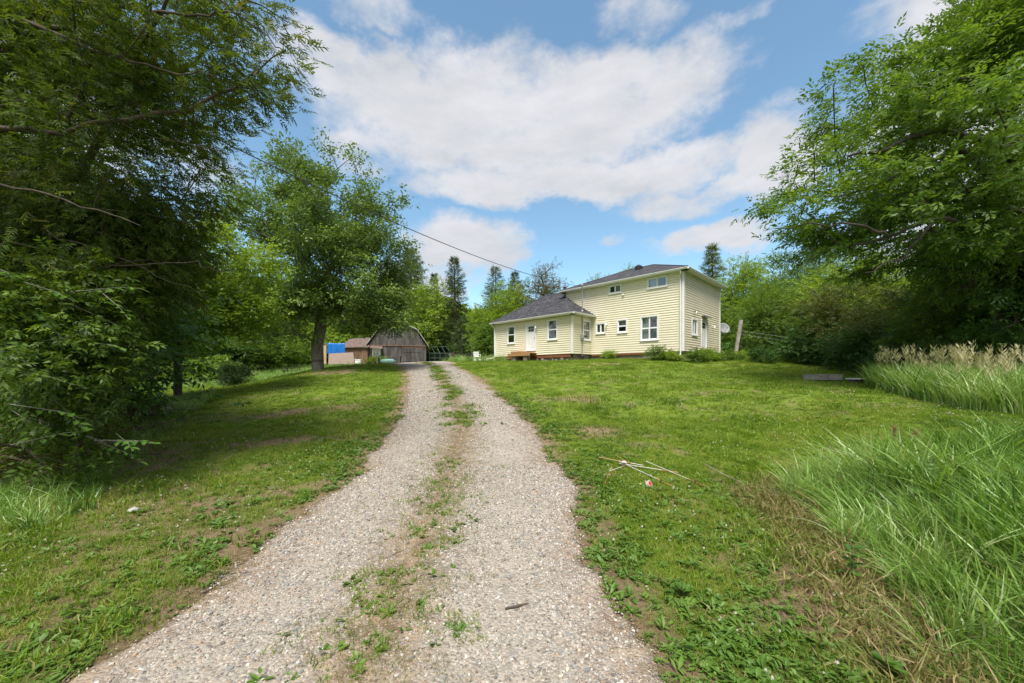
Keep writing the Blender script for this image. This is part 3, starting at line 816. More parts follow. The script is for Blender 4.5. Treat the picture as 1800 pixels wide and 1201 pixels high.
def seedhead(seed, n=2):
    r = random.Random(seed); V = []; F = []
    for i in range(n):
        bx, by = r.gauss(0, .1), r.gauss(0, .1); h = r.uniform(1.1, 1.4); dx, dy = r.gauss(0, .12), r.gauss(0, .12)
        b = len(V); V += [(bx - .003, by, 0), (bx + .003, by, 0), (bx + dx, by + dy, h)]; F.append((b, b + 1, b + 2))
        for q in range(22):
            t = 1 - .24 * r.random() ; px, py, pz = bx + dx * t, by + dy * t, h * t
            a = r.uniform(0, 6.28); ln = .05 * (1.25 - t) * 5 * r.uniform(.5, 1.2) + .012; b = len(V)
            V += [(px, py, pz), (px + math.cos(a) * ln * .5 - .006, py + math.sin(a) * ln * .5, pz + ln * .7), (px + math.cos(a) * ln * .8, py + math.sin(a) * ln * .8, pz + ln * 1.3), (px + math.cos(a) * ln * .5 + .006, py + math.sin(a) * ln * .5 + .006, pz + ln * .6)]
            F.append((b, b + 1, b + 2, b + 3))
    return proto('seed_heads', V, F, M['seed'])


sh_protos = [seedhead(i) for i in range(4)]
x = rng.uniform(9, 18, 1500); y = rng.uniform(6, 13.2, 1500); k = in_poly(x, y, REED) & (rng.random(1500) < .38 * (.3 + fbm(x * 1.2, y * 1.2, 3))); x, y = x[k], y[k]
scatter('reed_seed_heads', np.stack([x, y, gz(x, y)], -1), scat_rot(len(x), .05), rng.uniform(.72, 1.12, len(x)), sh_protos, 'tan seed heads above the reed grass')
# longer grass under the left thicket and behind
x = rng.uniform(-14, -3.6, 5000); y = rng.uniform(2.5, 16, 5000)
k = (x < -4.3 - .64 * (y - 3) + (fbm(x, y) - .5) * 1.2) & (x > -6.4 - .76 * (y - 4)); x, y = x[k], y[k]
scatter('rank_grass', np.stack([x, y, gz(x, y)], -1), scat_rot(len(x), .2), rng.uniform(.3, .62, len(x)), tall_protos, 'longer grass at the foot of the thicket')
x = rng.uniform(-40, 30, 9000); y = rng.uniform(30, 62, 9000); k = ~house_mask(x, y) & (drive_dist(x, y)[0] > 1) & ~((x > -24) & (x < -9) & (y > 44)); x, y = x[k], y[k]
scatter('far_rank_grass', np.stack([x, y, gz(x, y)], -1), scat_rot(len(x), .1), rng.uniform(.4, .9, len(x)), reed_protos, 'rough grass in front of the far trees')

# distant wood and undergrowth that close the horizon: uncountable masses of leaves
def leaf_mass(name, x, y, z, size, mat, label, seed):
    rg = np.random.default_rng(seed); n = len(x)
    c = np.stack([x, y, z], -1); a = rg.normal(size=(n, 3)); a /= np.linalg.norm(a, axis=1, keepdims=True); b = np.cross(a, rg.normal(size=(n, 3))); b /= np.linalg.norm(b, axis=1, keepdims=True)
    s = size * rg.uniform(.5, 1.4, (n, 1)); V = np.stack([c - a * s, c + b * s * .45, c + a * s, c - b * s * .45], 1).reshape(-1, 3)
    tt = np.clip(rg.random(n) * .6 + fbm(x * .3, z * .5 + y * .1, 3) * .5, 0, 1)
    tag(mesh_obj(name, V, np.arange(n * 4).reshape(-1, 4), mat, attrs={'tint': np.repeat(tt, 4)}), label, kind='stuff')


n = 70000; a = rng.uniform(-1.35, 1.35, n); r = rng.uniform(78, 92, n); x = np.sin(a) * r; y = np.cos(a) * r
hh = 8 + 9 * fbm(a * 9 + 20, a * 0 + 3, 4); z = gz(x, y) + hh * rng.random(n) ** .9
leaf_mass('distant_wood', x, y, z, .75, M['mid'], 'far green wood closing the horizon', 1)
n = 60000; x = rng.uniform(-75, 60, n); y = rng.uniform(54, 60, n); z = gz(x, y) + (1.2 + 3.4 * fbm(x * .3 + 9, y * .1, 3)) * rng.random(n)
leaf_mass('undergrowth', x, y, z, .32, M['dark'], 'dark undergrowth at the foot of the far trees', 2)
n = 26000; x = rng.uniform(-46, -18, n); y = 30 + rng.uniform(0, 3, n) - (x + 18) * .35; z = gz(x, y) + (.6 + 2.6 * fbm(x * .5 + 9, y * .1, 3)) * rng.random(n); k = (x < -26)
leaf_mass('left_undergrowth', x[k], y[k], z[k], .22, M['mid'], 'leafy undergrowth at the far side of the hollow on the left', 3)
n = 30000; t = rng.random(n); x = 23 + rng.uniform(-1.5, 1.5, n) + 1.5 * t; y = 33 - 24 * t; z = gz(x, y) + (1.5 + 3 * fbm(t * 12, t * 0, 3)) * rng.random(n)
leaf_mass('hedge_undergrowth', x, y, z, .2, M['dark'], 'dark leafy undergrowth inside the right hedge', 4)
# ================================================================ FARMHOUSE
HT = math.atan2(.711, -.703)
house = empty('farmhouse', (10.72, 23.2, 0), HT, 'pale yellow vinyl sided two storey farmhouse with charcoal roofs and a low front wing', 'house')
ZB = 2.96


class Plane:
    """a wall plane in house coordinates: s along the wall, n outwards, z up"""
    def __init__(s, o, e, n): s.o, s.e, s.n = o, e, n

    def p(s, a, n, z): return (s.o[0] + s.e[0] * a + s.n[0] * n, s.o[1] + s.e[1] * a + s.n[1] * n, z)


PF = Plane((0, 0), (1, 0), (0, 1))
PS = Plane((0, 0), (0, -1), (-1, 0))
PA = Plane((6.74, 2.4), (1, 0), (0, 1))
PI = Plane((6.74, 0), (0, 1), (-1, 0))       # annex side wall, s from the inner corner towards the camera
PL = Plane((14.79, 2.4), (0, -1), (1, 0))
PB = Plane((9.07, 0), (0, -1), (1, 0))


def pbox(mb, P, s0, s1, n0, n1, z0, z1):
    c = [P.p(a, n, z) for z in (z0, z1) for (a, n) in ((s0, n0), (s1, n0), (s1, n1), (s0, n1))]
    b = len(mb.v); mb.v += c
    mb.f += [tuple(b + i for i in q) for q in ((0, 3, 2, 1), (4, 5, 6, 7), (0, 1, 5, 4), (1, 2, 6, 5), (2, 3, 7, 6), (3, 0, 4, 7))]


def wall_grid(P, w, z0, z1, holes, name, z1b=None):
    """plain wall with openings plus lapped siding in front of it"""
    mb = MB()
    xs = sorted({0, w, *[h[0] for h in holes], *[h[1] for h in holes]}); zs = sorted({z0, z1, *[h[2] for h in holes], *[h[3] for h in holes]})
    for a, b in zip(xs, xs[1:]):
        for c, d in zip(zs, zs[1:]):
            if any(a >= h[0] - 1e-6 and b <= h[1] + 1e-6 and c >= h[2] - 1e-6 and d <= h[3] + 1e-6 for h in holes): continue
            mb.poly([P.p(a, 0, c), P.p(b, 0, c), P.p(b, 0, d), P.p(a, 0, d)])
    for h in holes:   # reveals
        a, b, c, d = h[:4]; q = -.16
        mb.poly([P.p(a, 0, c), P.p(a, q, c), P.p(a, q, d), P.p(a, 0, d)]); mb.poly([P.p(b, 0, c), P.p(b, q, c), P.p(b, q, d), P.p(b, 0, d)])
        mb.poly([P.p(a, 0, c), P.p(b, 0, c), P.p(b, q, c), P.p(a, q, c)]); mb.poly([P.p(a, 0, d), P.p(b, 0, d), P.p(b, q, d), P.p(a, q, d)])
    mb.build('wall', M['wallcore'], house)
    sb = MB(); C = .156
    hs = [(h[0] - .07, h[1] + .07, h[2] - .07, h[3] + .07) for h in holes]
    k = 0
    while z0 + k * C < z1 - 1e-4:
        a = z0 + k * C + .005; b = min(a - .005 + C, z1); k += 1  # gap bares the dark core as a painted shadow line under each lap
        if b <= a: break
        cuts = sorted({a, b, *[z for h in hs for z in h[2:4] if a < z < b]})
        for c, d in zip(cuts, cuts[1:]):
            iv = [(0, w)]
            for h in hs:
                if h[2] < d - 1e-6 and h[3] > c + 1e-6:
                    nv = []
                    for p, q in iv:
                        if h[1] <= p or h[0] >= q: nv.append((p, q)); continue
                        if h[0] > p: nv.append((p, h[0]))
                        if h[1] < q: nv.append((h[1], q))
                    iv = nv
            def out(z):
                t = (z - a) / (C - .005)
                return .042 - .033 * t
            for p, q in iv:
                jn = .0005 * (k % 3)
                sb.poly([P.p(p, out(c) + jn, c), P.p(q, out(c) + jn, c), P.p(q, out(d) + jn, d), P.p(p, out(d) + jn, d)])
                if abs(c - a) < 1e-6: sb.poly([P.p(p, out(c) + jn, c), P.p(q, out(c) + jn, c), P.p(q, .004, c), P.p(p, .004, c)])
    o = sb.build('siding', M['siding'], house, kind='stuff')


def window(P, s0, s1, z0, z1, style, dark=None):
    """casing with sashes and panes as sub-parts. dark: per pane 'd' dark room or 'c' curtain"""
    mb = MB(); t = .085; o_ = .07
    for a, b, c, d in ((s0 - t, s1 + t, z0 - t, z0), (s0 - t, s1 + t, z1, z1 + t), (s0 - t, s0, z0, z1), (s1, s1 + t, z0, z1)):
        pbox(mb, P, a, b, -.02, o_, c, d)
    pbox(mb, P, s0 - t - .02, s1 + t + .02, -.01, o_ + .03, z0 - t - .025, z0 - t)
    w = mb.build('window', M['white'], house, bevel=.006)
    if style == 'slider': cells = [(s0, (s0 + s1) / 2, z0, z1), ((s0 + s1) / 2, s1, z0, z1)]
    elif style == 'hung': cells = [(s0, s1, (z0 + z1) / 2, z1), (s0, s1, z0, (z0 + z1) / 2)]
    else: m = (s0 + s1) / 2; zm = (z0 + z1) / 2; cells = [(s0, m, zm, z1), (s0, m, z0, zm), (m, s1, zm, z1), (m, s1, z0, zm)]
    for i, (a, b, c, d) in enumerate(cells):
        f = .045; mb = MB(); q = .0 + .02 * (i % 2); y0, y1 = -.04 + q, .01 + q
        pbox(mb, P, a, b, y0, y1, c, c + f); pbox(mb, P, a, b, y0, y1, d - f, d)
        pbox(mb, P, a, a + f, y0, y1, c + f, d - f); pbox(mb, P, b - f, b, y0, y1, c + f, d - f)
        mb.build('sash', M['white'], w)
        g = MB(); ym = (y0 + y1) / 2
        pbox(g, P, a + f, b - f, ym - .004, ym + .004, c + f, d - f); g.build('pane', M['glass'], w)
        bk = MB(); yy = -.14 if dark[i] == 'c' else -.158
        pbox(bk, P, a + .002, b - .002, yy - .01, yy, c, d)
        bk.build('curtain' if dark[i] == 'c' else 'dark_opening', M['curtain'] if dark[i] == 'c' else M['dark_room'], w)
    return w


def door(P, s0, s1, z0, z1, lights=True):
    mb = MB(); t = .09
    for a, b, c, d in ((s0 - t, s1 + t, z1, z1 + t), (s0 - t, s0, z0, z1), (s1, s1 + t, z0, z1)):
        pbox(mb, P, a, b, -.02, .07, c, d)
    pbox(mb, P, s0 - t, s1 + t, -.02, .10, z0 - .05, z0)
    mb.build('door_frame', M['white'], house, bevel=.006)
    mb = MB(); w = s1 - s0; y1 = .0
    pbox(mb, P, s0, s1, -.05, y1, z0, z1)
    pbox(mb, P, s0 + .12, s0 + w / 2 - .04, y1, y1 + .012, z0 + .2, z0 + 1.25); pbox(mb, P, s0 + w / 2 + .04, s1 - .12, y1, y1 + .012, z0 + .2, z0 + 1.25)
    dr = mb.build('door', M['white'], house, bevel=.004)
    gz0, gz1 = z0 + 1.45, z1 - .14; gs0, gs1 = s0 + .14, s1 - .14
    for i in range(3):
        for j in range(2):
            a = gs0 + (gs1 - gs0) * i / 3; b = gs0 + (gs1 - gs0) * (i + 1) / 3; c = gz0 + (gz1 - gz0) * j / 2; d = gz0 + (gz1 - gz0) * (j + 1) / 2
            g = MB(); pbox(g, P, a + .015, b - .015, y1 - .01, y1 + .006, c + .015, d - .015); g.build('pane', M['black_glass'], dr)
    k = MB(); k.tube([P.p(s0 + .08, y1, z0 + .98), P.p(s0 + .08, y1 + .05, z0 + .98)], .03, 8); k.build('handle', M['metal'], dr)


M['black_glass'] = mat_simple('dark_door_glass', [(.3, (.012, .014, .016)), (.7, (.03, .033, .036))], 3, rough=.08)

f_open = [(4.30, 5.16, 7.33, 7.98 - .06), (1.05, 2.26, 7.24, 7.88), (5.58, 6.24, 4.54, 5.18), (3.85, 4.48, 4.47, 5.28), (1.64, 2.74, 3.82, 5.31)]
f_open = [(a, b, c, min(d, 7.82)) for a, b, c, d in f_open]
wall_grid(PF, 9.07, ZB, 7.95, f_open, 'front')
window(PF, *f_open[0], 'slider', 'cd')
window(PF, *f_open[1], 'slider', 'dc')
window(PF, *f_open[2], 'slider', 'dd')
window(PF, *f_open[3], 'hung', 'cd')
window(PF, *f_open[4], 'quad', 'ddcc')
s_open = [(1.42, 2.24, 4.12, 5.05), (3.15, 4.05, 3.2, 5.2)]
wall_grid(PS, 7.04, ZB, 7.95, s_open, 'side')
window(PS, *s_open[0], 'slider', 'dd')
door(PS, *s_open[1])
a_open = [(1.38, 2.17, 4.1, 5.48), (3.5, 4.37, 3.34, 5.37), (5.77, 6.53, 4.05, 5.38)]
wall_grid(PA, 8.05, ZB, 5.68, a_open, 'wing')
window(PA, *a_open[0], 'hung', 'dd')
door(PA, *a_open[1])
window(PA, *a_open[2], 'hung', 'dd')
i_open = [(.22, 1.04, 4.06, 5.4)]
wall_grid(PI, 2.4, ZB, 5.68, i_open, 'wing side')
window(PI, *i_open[0], 'hung', 'dd')
mb = MB()   # unseen walls
for P, w, z1 in ((PL, 7.06, 5.68), (PB, 7.04, 7.95)):
    mb.poly([P.p(0, 0, ZB), P.p(w, 0, ZB), P.p(w, 0, z1), P.p(0, 0, z1)])
mb.poly([(0, -7.04, ZB), (9.07, -7.04, ZB), (9.07, -7.04, 7.95), (0, -7.04, 7.95)])
mb.poly([(9.07, -4.66, ZB), (14.79, -4.66, ZB), (14.79, -4.66, 5.68), (9.07, -4.66, 5.68)])
mb.build('wall', M['siding'], house)
# corner trims
for (cx, cy, z1, dx, dy) in ((0, 0, 7.95, -1, 1), (6.74, 2.4, 5.68, -1, 1), (14.79, 2.4, 5.68, 1, 1), (0, -7.04, 7.95, -1, -1)):
    mb = MB(); mb.box(min(cx + dx * .075, cx - dx * .05), max(cx + dx * .075, cx - dx * .05), min(cy + dy * .075, cy - dy * .05), max(cy + dy * .075, cy - dy * .05), ZB - .02, z1)
    mb.build('corner_trim', M['white'], house, bevel=.004)
mb = MB()
mb.box(6.655, 6.70, .03, .085, ZB, 5.68)
mb.build('corner_trim', M['siding'], house)
# foundation
mb = MB()
mb.box(.12, 8.9, -.35, -.08, 1.6, 2.94); mb.box(.10, .3, -6.9, -.2, 1.6, 2.94)
mb.box(6.86, 14.6, 2.02, 2.28, 1.6, 2.72); mb.box(6.86, 7.1, .1, 2.1, 1.6, 2.93); mb.box(14.4, 14.6, -4.5, 2.1, 1.6, 2.9)
mb.build('foundation', M['concrete'], house)
mb = MB()
mb.box(6.92, 14.75, 2.29, 2.40, 2.72, 2.955); mb.box(2.6, 6.7, -.06, .03, 2.83, 2.955)
mb.build('sill_beam', M['sill_wood'], house)
rs = random.Random(4)
mb = MB()
for i in range(16):
    x = 7.2 + i * .45 + rs.uniform(-.1, .1); w = rs.uniform(.15, .3)
    mb.box(x, x + w, 2.26, 2.26 + rs.uniform(.08, .22), 2.2, 2.52 + rs.uniform(0, .18))
mb.build('foundation_stones', M['concrete'], house, bevel=.03, kind='stuff')


# roofs -------------------------------------------------------------
def roof_face(pts, name='roof_slope', th=.07):
    """one roof slope as a slab with shingle coordinates in metres"""
    pts = [Vector(p) for p in pts]
    e = (pts[1] - pts[0]).normalized(); nrm = e.cross(pts[2] - pts[0]).normalized()
    if nrm.z < 0: nrm = -nrm
    up = nrm.cross(e)
    dn = [p - Vector((0, 0, th)) for p in pts]; n = len(pts)
    V = pts + dn
    F = [tuple(range(n)), tuple(range(2 * n - 1, n - 1, -1))] + [(i, (i + 1) % n, n + (i + 1) % n, n + i) for i in range(n)]
    o = mesh_obj(name, [tuple(v) for v in V], F, M['shingle'], house)
    uv = o.data.uv_layers.new(name='UVMap')
    for lp in o.data.loops:
        v = Vector(o.data.vertices[lp.vertex_index].co) - pts[0]; uv.data[lp.index].uv = (v.dot(e), v.dot(up))
    return o


def hip(x0, x1, y0, y1, z0, rx0, rx1, ry, zr):
    A, B_, C, D = (x0, y1, z0), (x1, y1, z0), (x1, y0, z0), (x0, y0, z0); E_, F_ = (rx0, ry, zr), (rx1, ry, zr)
    roof_face([A, B_, F_, E_]); roof_face([C, D, E_, F_]); roof_face([D, A, E_]); roof_face([B_, C, F_])
    mb = MB(); mb.tube([A, E_], .055, 6); mb.tube([B_, F_], .055, 6); mb.tube([E_, F_], .06, 6); mb.tube([D, E_], .055, 6)
    mb.build('ridge_cap', M['shingle_plain'], house)


M['shingle_plain'] = mat_simple('charcoal_cap', [(.3, (.03, .03, .036)), (.7, (.07, .07, .082))], 14, rough=.9, bump=.006)
hip(-.4, 9.47, -7.44, .4, 8.09, 3.52, 5.55, -3.52, 9.78)
hip(6.34, 15.10, -5.06, 2.8, 5.86, 10.27, 12.15, -1.13, 8.34)


def eaves(segs, zs, name):
    mb = MB(); sf = MB()
    for (p, q, inw) in segs:
        p = Vector((*p, 0)); q = Vector((*q, 0)); d = (q - p).normalized(); w = Vector((*inw, 0))
        # K-style gutter: a slanting front and a flat bottom
        prof = [(-.10, .10), (-.10, .075), (-.06, .0), (0, -.01), (.03, -.01), (.03, .10)]
        a = [p - w * (-o) * 1 + Vector((0, 0, zs + z)) for o, z in prof]
        a = [p + w * o + Vector((0, 0, zs + z)) for o, z in prof]; b = [q + w * o + Vector((0, 0, zs + z)) for o, z in prof]
        base = len(mb.v); mb.v += [tuple(v) for v in a + b]; n = len(prof)
        mb.f += [(base + i, base + (i + 1) % n, base + n + (i + 1) % n, base + n + i) for i in range(n)]
        mb.f += [tuple(base + i for i in range(n)), tuple(base + n + i for i in range(n))]
        s = [p + w * .02, q + w * .02, q + w * .46, p + w * .46]
        sf.poly([tuple(v + Vector((0, 0, zs - .012))) for v in s])
    mb.build('gutter', M['white'], house); sf.build('soffit', M['white'], house)


eaves([((-.4, .4), (9.47, .4), (0, -1)), ((-.4, -7.44), (-.4, .4), (1, 0)), ((9.47, .4), (9.47, -7.44), (-1, 0))], 7.965, 'main')
eaves([((6.34, 2.8), (15.1, 2.8), (0, -1)), ((6.34, .02), (6.34, 2.8), (1, 0)), ((15.1, 2.8), (15.1, -5.06), (-1, 0))], 5.73, 'wing')
# downspouts
mb = MB(); mb.tube([(.02, .40, 7.93), (.04, .36, 7.8), (.14, .13, 7.6), (.14, .1, 7.4), (.14, .1, 2.75), (.16, .3, 2.55)], .045, 8); mb.build('downspout', M['white'], house)
mb = MB(); mb.tube([(14.95, 2.78, 5.7), (14.93, 2.7, 5.6), (14.85, 2.52, 5.4), (14.85, 2.5, 2.95), (14.95, 2.6, 2.82)], .045, 8); mb.build('downspout', M['white'], house)
mb = MB(); mb.tube([(14.95, 2.6, 2.84), (15.5, 3.1, 2.70), (16.1, 3.7, 2.66)], .055, 8); mb.build('downspout_extension', M['white'], house)
# vents, lights, meter, mast
mb = MB(); mb.tube([(9.75, -.7, 7.6), (9.75, -.7, 8.55)], .07, 10); mb.tube([(9.75, -.7, 8.42), (9.75, -.7, 8.62)], [.13, .13], 12); mb.tube([(9.75, -.7, 8.62), (9.75, -.7, 8.7)], [.16, .08], 12)
mb.build('roof_vent', M['black'], house)
mb = MB(); mb.tube([(4.3, -2.7, 9.3), (4.3, -2.7, 9.62), (4.3, -2.7, 9.76)], [.26, .3, .12], 14); mb.build('roof_vent', M['black'], house, smooth=False)
mb = MB(); mb.tube([PF.p(4.09, .03, 7.08), PF.p(4.09, .13, 7.0)], [.09, .07], 10); mb.build('wall_vent', M['white'], house)


def lamp(P, s, z, name='wall_light'):
    mb = MB(); pbox(mb, P, s - .07, s + .07, .03, .06, z - .1, z + .06)
    mb.tube([P.p(s, .05, z + .02), P.p(s, .15, z + .05), P.p(s, .19, z)], .015, 6); mb.tube([P.p(s, .19, z + .02), P.p(s, .21, z - .13)], [.035, .075], 10)
    mb.build(name, M['white'], house)


lamp(PF, 5.38, 5.16); lamp(PA, 3.3, 5.15)
mb = MB(); P = PS
mb.tube([P.p(1.72, .04, 5.6), P.p(1.72, .16, 5.64), P.p(1.72, .17, 5.5)], [.03, .05, .08], 10); mb.build('wall_light', M['metal'], house)
mb = MB(); mb.tube([P.p(5.4, .04, 4.95), P.p(5.4, .16, 5.0), P.p(5.4, .17, 4.86)], [.03, .05, .07], 10); mb.build('wall_light', M['white'], house)
mb = MB(); pbox(mb, PS, 3.12, 4.3, .05, .3, 5.47, 5.50); pbox(mb, PS, 3.12, 4.3, .28, .31, 5.40, 5.5); mb.build('door_canopy', M['metal'], house)
mb = MB(); pbox(mb, PI, 1.2, 1.46, .05, .17, 3.98, 4.35); mb.tube([PI.p(1.33, .17, 4.12), PI.p(1.33, .24, 4.12)], .085, 14); mb.build('electric_meter', M['metal'], house, bevel=.01)
mb = MB(); mb.tube([PI.p(1.3, .09, 2.75), PI.p(1.3, .09, 3.98)], .03, 8); mb.tube([PI.p(1.3, .09, 4.35), PI.p(1.3, .09, 5.9), PI.p(1.3, .09, 7.86)], .03, 8)
mb.tube([PI.p(1.3, .09, 6.05), PI.p(1.3, .09, 6.14)], [.12, .05], 10); mb.tube([PI.p(1.3, .09, 7.82), PI.p(1.36, .12, 7.98), PI.p(1.44, .12, 7.9)], [.035, .07, .05], 8)
mb.build('service_mast', M['metal'], house)
mb = MB(); pbox(mb, PI, 1.18, 1.42, .02, .2, 2.6, 2.8); mb.build('pipe_boot', M['black'], house)
mb = MB(); mb.tube([PI.p(1.3, .09, 7.6), PI.p(1.05, .05, 7.45), PI.p(.85, .05, 7.25)], .012, 5); mb.tube([PI.p(1.5, .1, 7.75), PI.p(1.2, .1, 7.65)], .03, 6); mb.build('mast_bracket', M['metal'], house)


def hw(x, y, z=0):
    """house coordinates to the world"""
    c, s = math.cos(HT), math.sin(HT)
    return (10.72 + c * x - s * y, 23.2 + s * x + c * y, z)


# wooden door step in front of the wing door, on blocks
st = empty('wooden_step', hw(11.3, 2.9, 2.6), HT, 'low orange wooden step under the white front door', 'step')
for i in range(4):
    MB().box(-1.3, 1.15, -.42 + i * .2, -.42 + i * .2 + .19, .47, .51).build('plank', M['deck_wood'], st, bevel=.004)
MB().box(-1.28, 1.13, .36, .40, .28, .468).box(-1.28, 1.13, -.4, -.36, .28, .468).build('rim_board', M['deck_wood'], st, bevel=.004)
MB().box(-.35, .75, -.3, .38, .515, .66).build('upper_tread', M['deck_wood'], st, bevel=.006)
for x in (-.7, .55):
    MB().box(x - .2, x + .2, -.1, .3, -.1, .28).build('support_block', M['concrete'], st, bevel=.01)

# satellite dish on a bent arm at the back corner of the side wall
dx, dy, dz_ = 16.55, 29.0, 5.05
ds = empty('satellite_dish', (dx, dy, dz_), 0, 'grey satellite dish on a bent arm at the far corner of the house side', 'satellite dish')
mb = MB(); ns, nr = 20, 5
Mx = Matrix.Rotation(R(-18), 4, 'Z') @ Matrix.Rotation(R(72), 4, 'X') @ Matrix.Rotation(R(24), 4, 'Y')
V_ = [Mx @ Vector((0, 0, 0))]; F_ = []
for j in range(1, nr + 1):
    for i in range(ns):
        r = .42 * j / nr; a = 6.2832 * i / ns; V_.append(Mx @ Vector((r * math.cos(a) * 1.1, r * math.sin(a), r * r * .45)))
for i in range(ns): F_.append((0, 1 + i, 1 + (i + 1) % ns))
for j in range(nr - 1):
    for i in range(ns): F_.append((1 + j * ns + i, 1 + (j + 1) * ns + i, 1 + (j + 1) * ns + (i + 1) % ns, 1 + j * ns + (i + 1) % ns))
o = mesh_obj('reflector', V_, F_, M['dish'], ds, smooth=True); sm = o.modifiers.new('thick', 'SOLIDIFY'); sm.thickness = .015
MB().tube([(0, .02, -.02), (-.05, .1, -.35), (-.35, .1, -.6), (-.7, -.05, -.62)], .03, 8).build('mounting_arm', M['metal'], ds)
e_ = Mx @ Vector((0, -.40, .05)); f_ = Mx @ Vector((0, -.12, .48))
MB().tube([e_, f_], .015, 6).build('feed_arm', M['metal'], ds)
MB().tube([f_, f_ + (Vector((0, 0, 0)) - f_).normalized() * .1], [.04, .03], 8).build('receiver', M['dish'], ds)

# service cable from the mast up to a far pole behind the left trees
ma = Vector(hw(*PI.p(1.36, .12, 0)[:2], 7.85)); en = Vector((-7.4, 8.0, 7.15))
pts = []
for i in range(41):
    t = i / 40; p = ma.lerp(en, t); p.z -= 4 * .62 * t * (1 - t); pts.append(p)
ext = [en + (en - ma).normalized() * 6 * k + Vector((0, 0, .5 * k)) for k in (1, 2)]
tag(MB().tube(pts + ext, .014, 6).build('service_cable', M['black']), 'black overhead cable running from the house mast up over the driveway', 'cable')

# ================================================================ BARN
BY = 47.5
barn = empty('barn', (-14.6, BY, 2.7), R(15), 'weathered grey board barn with a rounded gambrel roof at the end of the driveway', 'barn')
out_ = [(-3.6, 2.35), (-2.2, 4.5), (0, 5.55), (2.2, 4.5), (3.6, 2.35)]


def gz_barn(x): return float(np.interp(x, [p[0] for p in out_], [p[1] for p in out_]))


rb = random.Random(8)
mb = MB(); x = -3.5
while x < 3.5:      # lower boards then upper boards, each its own slightly uneven strip
    w = rb.uniform(.14, .24); x1 = min(x + w, 3.5)
    if not (-3.18 < (x + x1) / 2 < -2.02):
        d = rb.uniform(0, .03); mb.box(x, x1 - .012, -.05 - d, -d, rb.uniform(.0, .08), 2.3)
    else:
        d = rb.uniform(0, .03); mb.box(x, x1 - .012, -.05 - d, -d, 2.12, 2.3)
    top = min(gz_barn(x), gz_barn(x1)) - .02
    if top > 2.5 and not (abs((x + x1) / 2) < .55):
        d = rb.uniform(0, .03); mb.box(x, x1 - .012, -.09 - d, -.04 - d, 2.36 + rb.uniform(-.03, .03), top)
    elif top > 2.5:
        d = rb.uniform(0, .03); mb.box(x, x1 - .012, -.09 - d, -.04 - d, 2.36, 3.3); mb.box(x, x1 - .012, -.09 - d, -.04 - d, 4.2, top)
    x = x1
mb.build('board_siding', M['barn'], barn, kind='stuff')
MB().box(-3.55, 3.55, -.14, -.03, 2.28, 2.38).box(.35, 3.3, -.15, -.08, 2.05, 2.12).build('cross_beam', M['barn_brown'], barn)
MB().poly([(-3.5, .0, 0), (3.5, 0, 0)] + [(p[0], 0, p[1] - .03) for p in out_[::-1]]).build('wall', M['black'], barn)
mb = MB(); x = .55
while x < 3.0:
    w = rb.uniform(.16, .24); mb.box(x, x + w - .015, -.14, -.09, .06, 2.05); x += w
bd = mb.build('barn_door', M['barn'], barn)
MB().box(.55, 3.0, -.17, -.145, .35, .5).box(.55, 3.0, -.17, -.145, 1.5, 1.65).build('door_rail', M['barn'], bd)
MB().box(-3.1, -2.1, -.10, -.04, .05, 2.1).build('door', M['white'], barn, bevel=.01)
MB().box(-2.22, -2.16, -.13, -.1, .95, 1.1).build('door_latch', M['metal'], barn)
MB().box(-.5, .5, -.06, -.03, 3.3, 4.2).build('loft_opening', M['dark_room'], barn)
MB().box(-.55, -.5, -.14, -.04, 3.28, 4.22).box(.5, .55, -.14, -.04, 3.28, 4.22).box(-.55, .55, -.14, -.04, 4.18, 4.24).build('loft_frame', M['greywood'], barn)
mb = MB()
for (a, b) in zip(out_, out_[1:]):
    s = 1 if b[0] > 0 else -1
    mb.poly([(a[0] * 1.06, -.35, a[1] + .05), (b[0] * 1.06, -.35, b[1] + .05), (b[0] * 1.06, 9, b[1] + .05), (a[0] * 1.06, 9, a[1] + .05)])
    mb.poly([(a[0] * 1.06, -.35, a[1] - .06), (b[0] * 1.06, -.35, b[1] - .06), (b[0] * 1.06, 9, b[1] - .06), (a[0] * 1.06, 9, a[1] - .06)])
    mb.poly([(a[0] * 1.06, -.35, a[1] + .05), (b[0] * 1.06, -.35, b[1] + .05), (b[0] * 1.06, -.35, b[1] - .09), (a[0] * 1.06, -.35, a[1] - .09)])
mb.build('roof', M['greyroof'], barn)
mb = MB()
for i in range(44):
    y = .05 + i * .2; mb.box(3.46, 3.5, y, y + .185, 0, 2.3)
mb.build('side_boards', M['barn'], barn, kind='stuff')
mb = MB(); mb.poly([(-3.3, -1.0, 1.98), (-1.85, -1.0, 1.86), (-1.85, -.08, 2.26), (-3.3, -.08, 2.3)]); mb.poly([(-3.3, -1.0, 1.93), (-1.85, -1.0, 1.81), (-1.85, -1.0, 1.86), (-3.3, -1.0, 1.98)])
mb.build('door_hood', M['rust'], barn)
